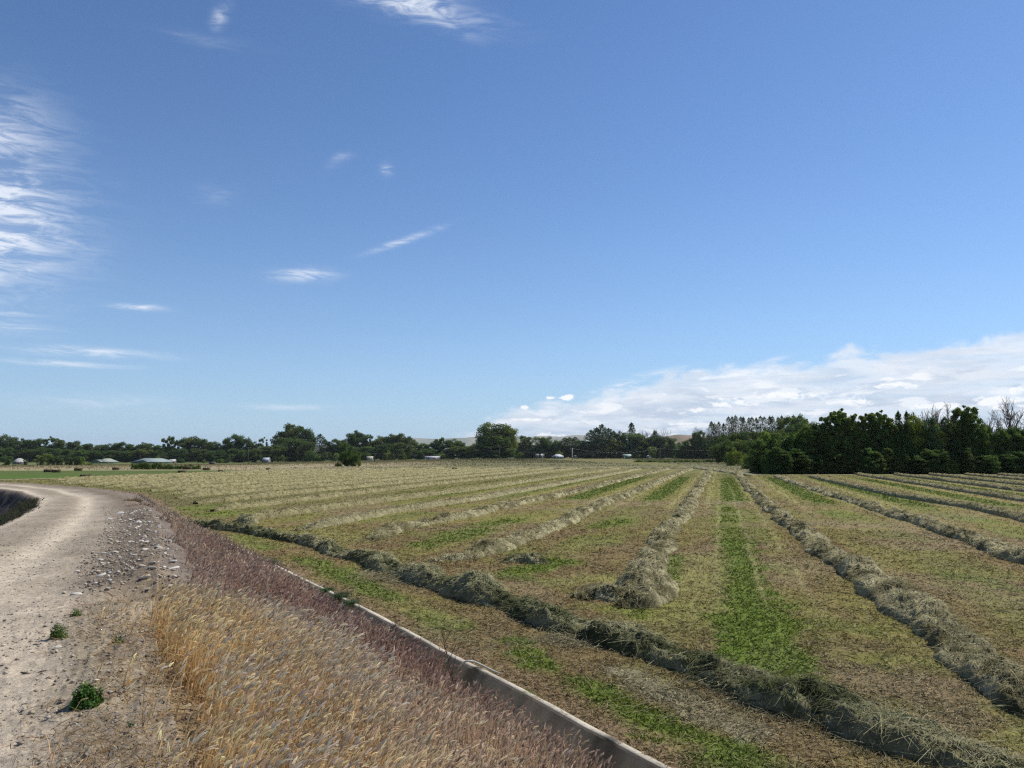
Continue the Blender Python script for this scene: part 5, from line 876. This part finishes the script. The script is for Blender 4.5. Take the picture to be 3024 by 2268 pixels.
house(284, 330, 1371, 1365.5, 1356, 520, 'green-walled house with a pale hipped roof, left of the long house', GW, (.27, .30, .26), 'hip', .8, 2, wing=(273, 303, 1357.5))
house(387, 492, 1371, 1365.5, 1355.5, 520, 'long green-walled house with a pale hipped roof and a blue-grey front gable', GW, (.24, .29, .29), 'hip', .5, 5, wing=(407, 441, 1359))
house(499, 516, 1371, 1363, 1357, 530, 'small brown outbuilding right of the long house', (.16, .12, .1), (.45, .45, .45), 'gable_side', .6, 1, name='shed', cat='shed')
house(775, 792, 1368, 1358, 1352, 530, 'blue-grey roofed house nearly hidden under the tallest clump of trees', (.2, .2, .22), (.36, .40, .46), 'gable_side', .6, 1)
house(1083, 1100, 1360, 1352, 1348.5, 540, 'cream shed half hidden behind bushes, left of the white house', (.42, .42, .34), (.46, .46, .36), 'gable_side', .6, 1, name='shed', cat='shed')
house(1255, 1296, 1358, 1351, 1347.5, 540, 'low white house with two dark windows in the middle distance', (.46, .46, .50), (.4, .4, .42), 'gable_side', .4, 2)
house(1299, 1312, 1358, 1352, 1349.5, 545, 'small pale garage just right of the low white house', (.5, .5, .48), (.66, .66, .64), 'gable_side', .5, 1, name='garage', cat='garage')
house(1325, 1344, 1356, 1350, 1344, 555, 'dim grey house partly behind trees right of the white house', (.2, .2, .2), (.22, .21, .2), 'gable_side', .6, 1)
house(1580, 1608, 1354, 1345, 1341, 560, 'pale house seen through the gaps between dark hedge blocks', (.42, .42, .44), (.40, .41, .42), 'gable_side', .5, 2)
house(1633, 1664, 1355, 1350, 1344, 515, 'grey hip-roofed house left of the tallest power pole', (.30, .32, .35), (.44, .47, .50), 'hip', .8, 3)
house(1695, 1708, 1354, 1347.5, 1344.5, 545, 'small cream building right of the tallest power pole', (.5, .48, .38), (.45, .44, .36), 'gable_front', .8, 1, name='shed', cat='shed')
house(1842, 1863, 1354, 1346.5, 1342, 520, 'small green shed in a gap of the dark hedge', (.09, .15, .11), (.28, .36, .31), 'gable_side', .6, 0, name='shed', cat='shed')
house(1911.5, 1922, 1355, 1347.5, 1345, 515, 'tiny whitish garden shed beside the dark hedge', (.45, .43, .40), (.42, .41, .38), 'gable_front', .8, 0, name='shed', cat='shed')
house(2014, 2096, 1354, 1345.5, 1338, 530, 'long grey-roofed house behind a clipped hedge, below the brown hill', (.16, .14, .12), (.36, .36, .38), 'gable_side', .3, 4, wing=(2018, 2047, 1340.5))
house(1727, 1736, 1303, 1299, 1296.5, 1500, 'tiny bright white building on the distant slope', (.8, .8, .82), (.85, .85, .87), 'gable_side', .5, 1, name='barn', cat='barn')
def hedge(px0, px1, pt, Y, lab, c):
    xa, _, zt = atdepth(px0, pt, Y); xb = atdepth(px1, pt, Y)[0]; g = float(height(np.array([xa]), np.array([Y]), False)[0]); N = 5000; wd = xb-xa; h = zt-g
    P = np.stack([rng.uniform(-wd/2, wd/2, N), rng.uniform(-.9, .9, N), h*rng.random(N)**.6], 1); V, Fq, Cc = leaf_quads(P, rng.normal(size=(N, 3)), .38, jit(c, N, .25), rng); mb = MB(); mb.add(V, Fq, Cc)
    obj('hedge', mb.mesh('hedge', m_leaf), None, ((xa+xb)/2, Y, g), label=lab, category='hedge')
hedge(2001, 2113, 1346.5, 500, 'long clipped green hedge in front of the long grey-roofed house', (.07, .09, .05))
# ------------------------------------------------------------------ poles and wires
def pole(px, ptop, pbase, Y, lab, c, r=.16, arm=True, cross=1):
    X, _, zt = atdepth(px, ptop, Y); g = float(height(np.array([X]), np.array([Y]), False)[0]); h = zt-g; e = empty('utility_pole', (X, Y, g), label=lab, category='pole'); mb = MB(); mb.tube([(0, 0, -.3), (0, 0, h*.5), (0, 0, h)], [r*1.25, r*1.1, r*.8], c, 8); obj('post', mb.mesh('post', m_bark), e)
    if arm:
        mb = MB(); mb.box((-1.1, -.2, h-.55), (1.1, -r-.001, h-.42), c); ca2 = obj('crossarm', mb.mesh('crossarm', m_bark), e)
        for x_ in (-1., .35, 1.): mb = MB(); mb.tube([(x_, -.19, h-.42), (x_, -.19, h-.3), (x_, -.19, h-.22)], [.05, .07, .04], (.5, .5, .48), 6); obj('insulator', mb.mesh('insulator', m_metal), ca2)
    return np.array([X, Y, g+h-.25])
PY = [pole(734, 1320, 1366, 430, 'thin grey pole before the tall clump of trees', (.10, .09, .085)), pole(1107, 1338, 1364, 400, 'dark wooden pole right of the lone dark tree', (.10, .08, .06)), pole(1475, 1318, 1359, 400, 'dark wooden pole in front of the large spreading tree', (.09, .08, .07)),
      pole(1690, 1323, 1358, 390, 'pale weathered pole standing out before the dark hedge', (.46, .43, .39), .24), pole(1950, 1322, 1355, 430, 'dark pole at the right of the hedge line', (.13, .12, .12))]
end = np.array(atdepth(2300, 1312, 460)); sta = np.array(atdepth(300, 1330, 470)); ends = [sta]+PY+[end]
wn = ['from the left out to the thin grey pole', 'from thin grey pole to the lone dark tree pole', 'up to the pole at the large spreading tree', 'into the left side of the pale weathered pole', 'out of the right side of the pale weathered pole', 'from the rightmost pole into the wood']
for k in range(len(ends)-1):
    tt = np.linspace(0, 1, 25)[:, None]; P = ends[k]*(1-tt)+ends[k+1]*tt; P[:, 2] -= 2.4*(4*tt*(1-tt))[:, 0]; o = P[0].copy(); mb = MB(); mb.tube(P-o, .022, (.12, .12, .13), 4); obj('power_wire', mb.mesh('power_wire', m_metal), None, tuple(o), label='sagging power wire running '+wn[k], category='wire', group='power line wires')
X, Y_, Z_ = atdepth(1690, 1358, 389); g = float(height(np.array([X]), np.array([Y_]), False)[0])
pole(519, 1365, 1377, 150, 'short dark fence post rising from the weedy strip', (.10, .08, .07), .05, False); pole(414, 1341, 1366, 500, 'thin dark pole in front of the long green-walled house', (.09, .08, .08), .12, False); pole(1299, 1343, 1358, 520, 'white post at the corner of the low white house', (.6, .6, .58), .14, False)
# ------------------------------------------------------------------ small square bales left in the green field, and a parked trailer
mb = MB(); mb.box((-.5, -.23, 0), (.5, .23, .36), (.11, .095, .055))
P = np.stack([rng.uniform(-.5, .5, 500), rng.uniform(-.25, .25, 500), rng.uniform(0, .38, 500)], 1); fc_ = rng.integers(0, 3, 500); P[fc_ == 0, 1] = -.23; P[fc_ == 1, 2] = .36; P[fc_ == 2, 0] = np.sign(P[fc_ == 2, 0])*.5
V, Fq, Cc = ribbons(P, rng.normal(size=(500, 3)), rng.uniform(.05, .14, 500), np.full(500, .02), np.zeros((500, 3)), 1, jit((.13, .11, .06), 500, .4), jit((.2, .17, .10), 500, .4)); mb.add(V, Fq, Cc); me_b = mb.mesh('bale_body', m_hay)
mb = MB()
mt_ = MB()
for s_ in (-.22, .22): mt_.box((s_-.012, -.237, .004), (s_+.012, -.231, .366), (.4, .3, .12)); mt_.box((s_-.012, -.231, .361), (s_+.012, .231, .367), (.4, .3, .12))
me_t = mt_.mesh('twine', m_paint)
for k, (px, py, w, rz) in enumerate([(142, 1394, 18, .1), (166, 1395, 18, -.1), (231, 1390, 17, 0), (253, 1412, 24, .15), (342, 1387.5, 16, -.1), (537, 1397, 19, .05), (553, 1385.5, 21, 0), (609, 1388, 17, .1), (651, 1393, 12, .7), (792, 1387, 12, .5), (1342, 1386.5, 14, -.4)]):
    p = unproj(px, py); s_ = w*math.hypot(*p)/F/1.0
    e = empty('hay_bale', (float(p[0]), float(p[1]), 0), rz, s_, label=['left one of the two dark bales lying side by side in the green field', 'right one of the two dark bales lying side by side in the green field', 'dark bale at the back edge of the green field before the small trees', 'nearest and largest dark bale at the front edge of the green field', 'dark bale at the back edge just left of the weedy hedge strip', 'dark bale below the right end of the weedy hedge strip', 'dark bale against the right end of the weedy hedge strip', 'dark bale right of the weedy hedge strip by the tan grass', 'small dark bale at the right tip of the green field', 'small lone bale in the stubble below the tallest clump of trees', 'dark violet-grey bale alone in the stubble below the low white house'][k], category='bale', group='small square bales left on the field')
    obj('bale_body', me_b, e); obj('twine', me_t, e)
X, Y_, _ = atdepth(625, 1374, 330); g = float(height(np.array([X]), np.array([Y_]), False)[0]); e = empty('farm_trailer', (X, Y_, g), .1, label='dark boxy farm trailer parked on the tan strip below the trees', category='trailer'); mb = MB(); mb.box((-1.25, 0, .5), (1.25, 1.4, .72), (.07, .06, .06)).box((-1.15, .1, .72), (.9, 1.3, 1.25), (.09, .075, .07)).box((-1.2, .05, 1.25), (.95, 1.35, 1.33), (.5, .5, .5)); obj('box', mb.mesh('box', m_paint), e)
for x_ in (-.6, .45):
    for y_0 in (-.1, 1.3): mb = MB(); mb.tube([(x_, y_0, .28), (x_, y_0+.2, .28)], .28, (.03, .03, .03), 12); obj('wheel', mb.mesh('wheel', m_paint), e)
mb = MB(); mb.tube([(1.25, .7, .55), (1.7, .7, .5), (1.95, .7, .38)], .04, (.08, .07, .07), 5); obj('drawbar', mb.mesh('drawbar', m_metal), e)

# ------------------------------------------------------------------ the air
mh = mat_base('air'); hn = mh.node_tree.nodes; hv_ = hn.new('ShaderNodeVolumePrincipled'); hv_.inputs['Color'].default_value = (.72, .82, .95, 1); hv_.inputs['Density'].default_value = 4.5e-5; hv_.inputs['Anisotropy'].default_value = .2
ho = hn.new('ShaderNodeOutputMaterial'); mh.node_tree.links.new(hv_.outputs[0], ho.inputs['Volume'])
mb = MB(); mb.box((-12500, -12500, -60), (12500, 12500, 190), (1, 1, 1)); obj('haze', mb.mesh('haze', mh), None, kind='stuff', label='thin pale air in front of the distant hills')
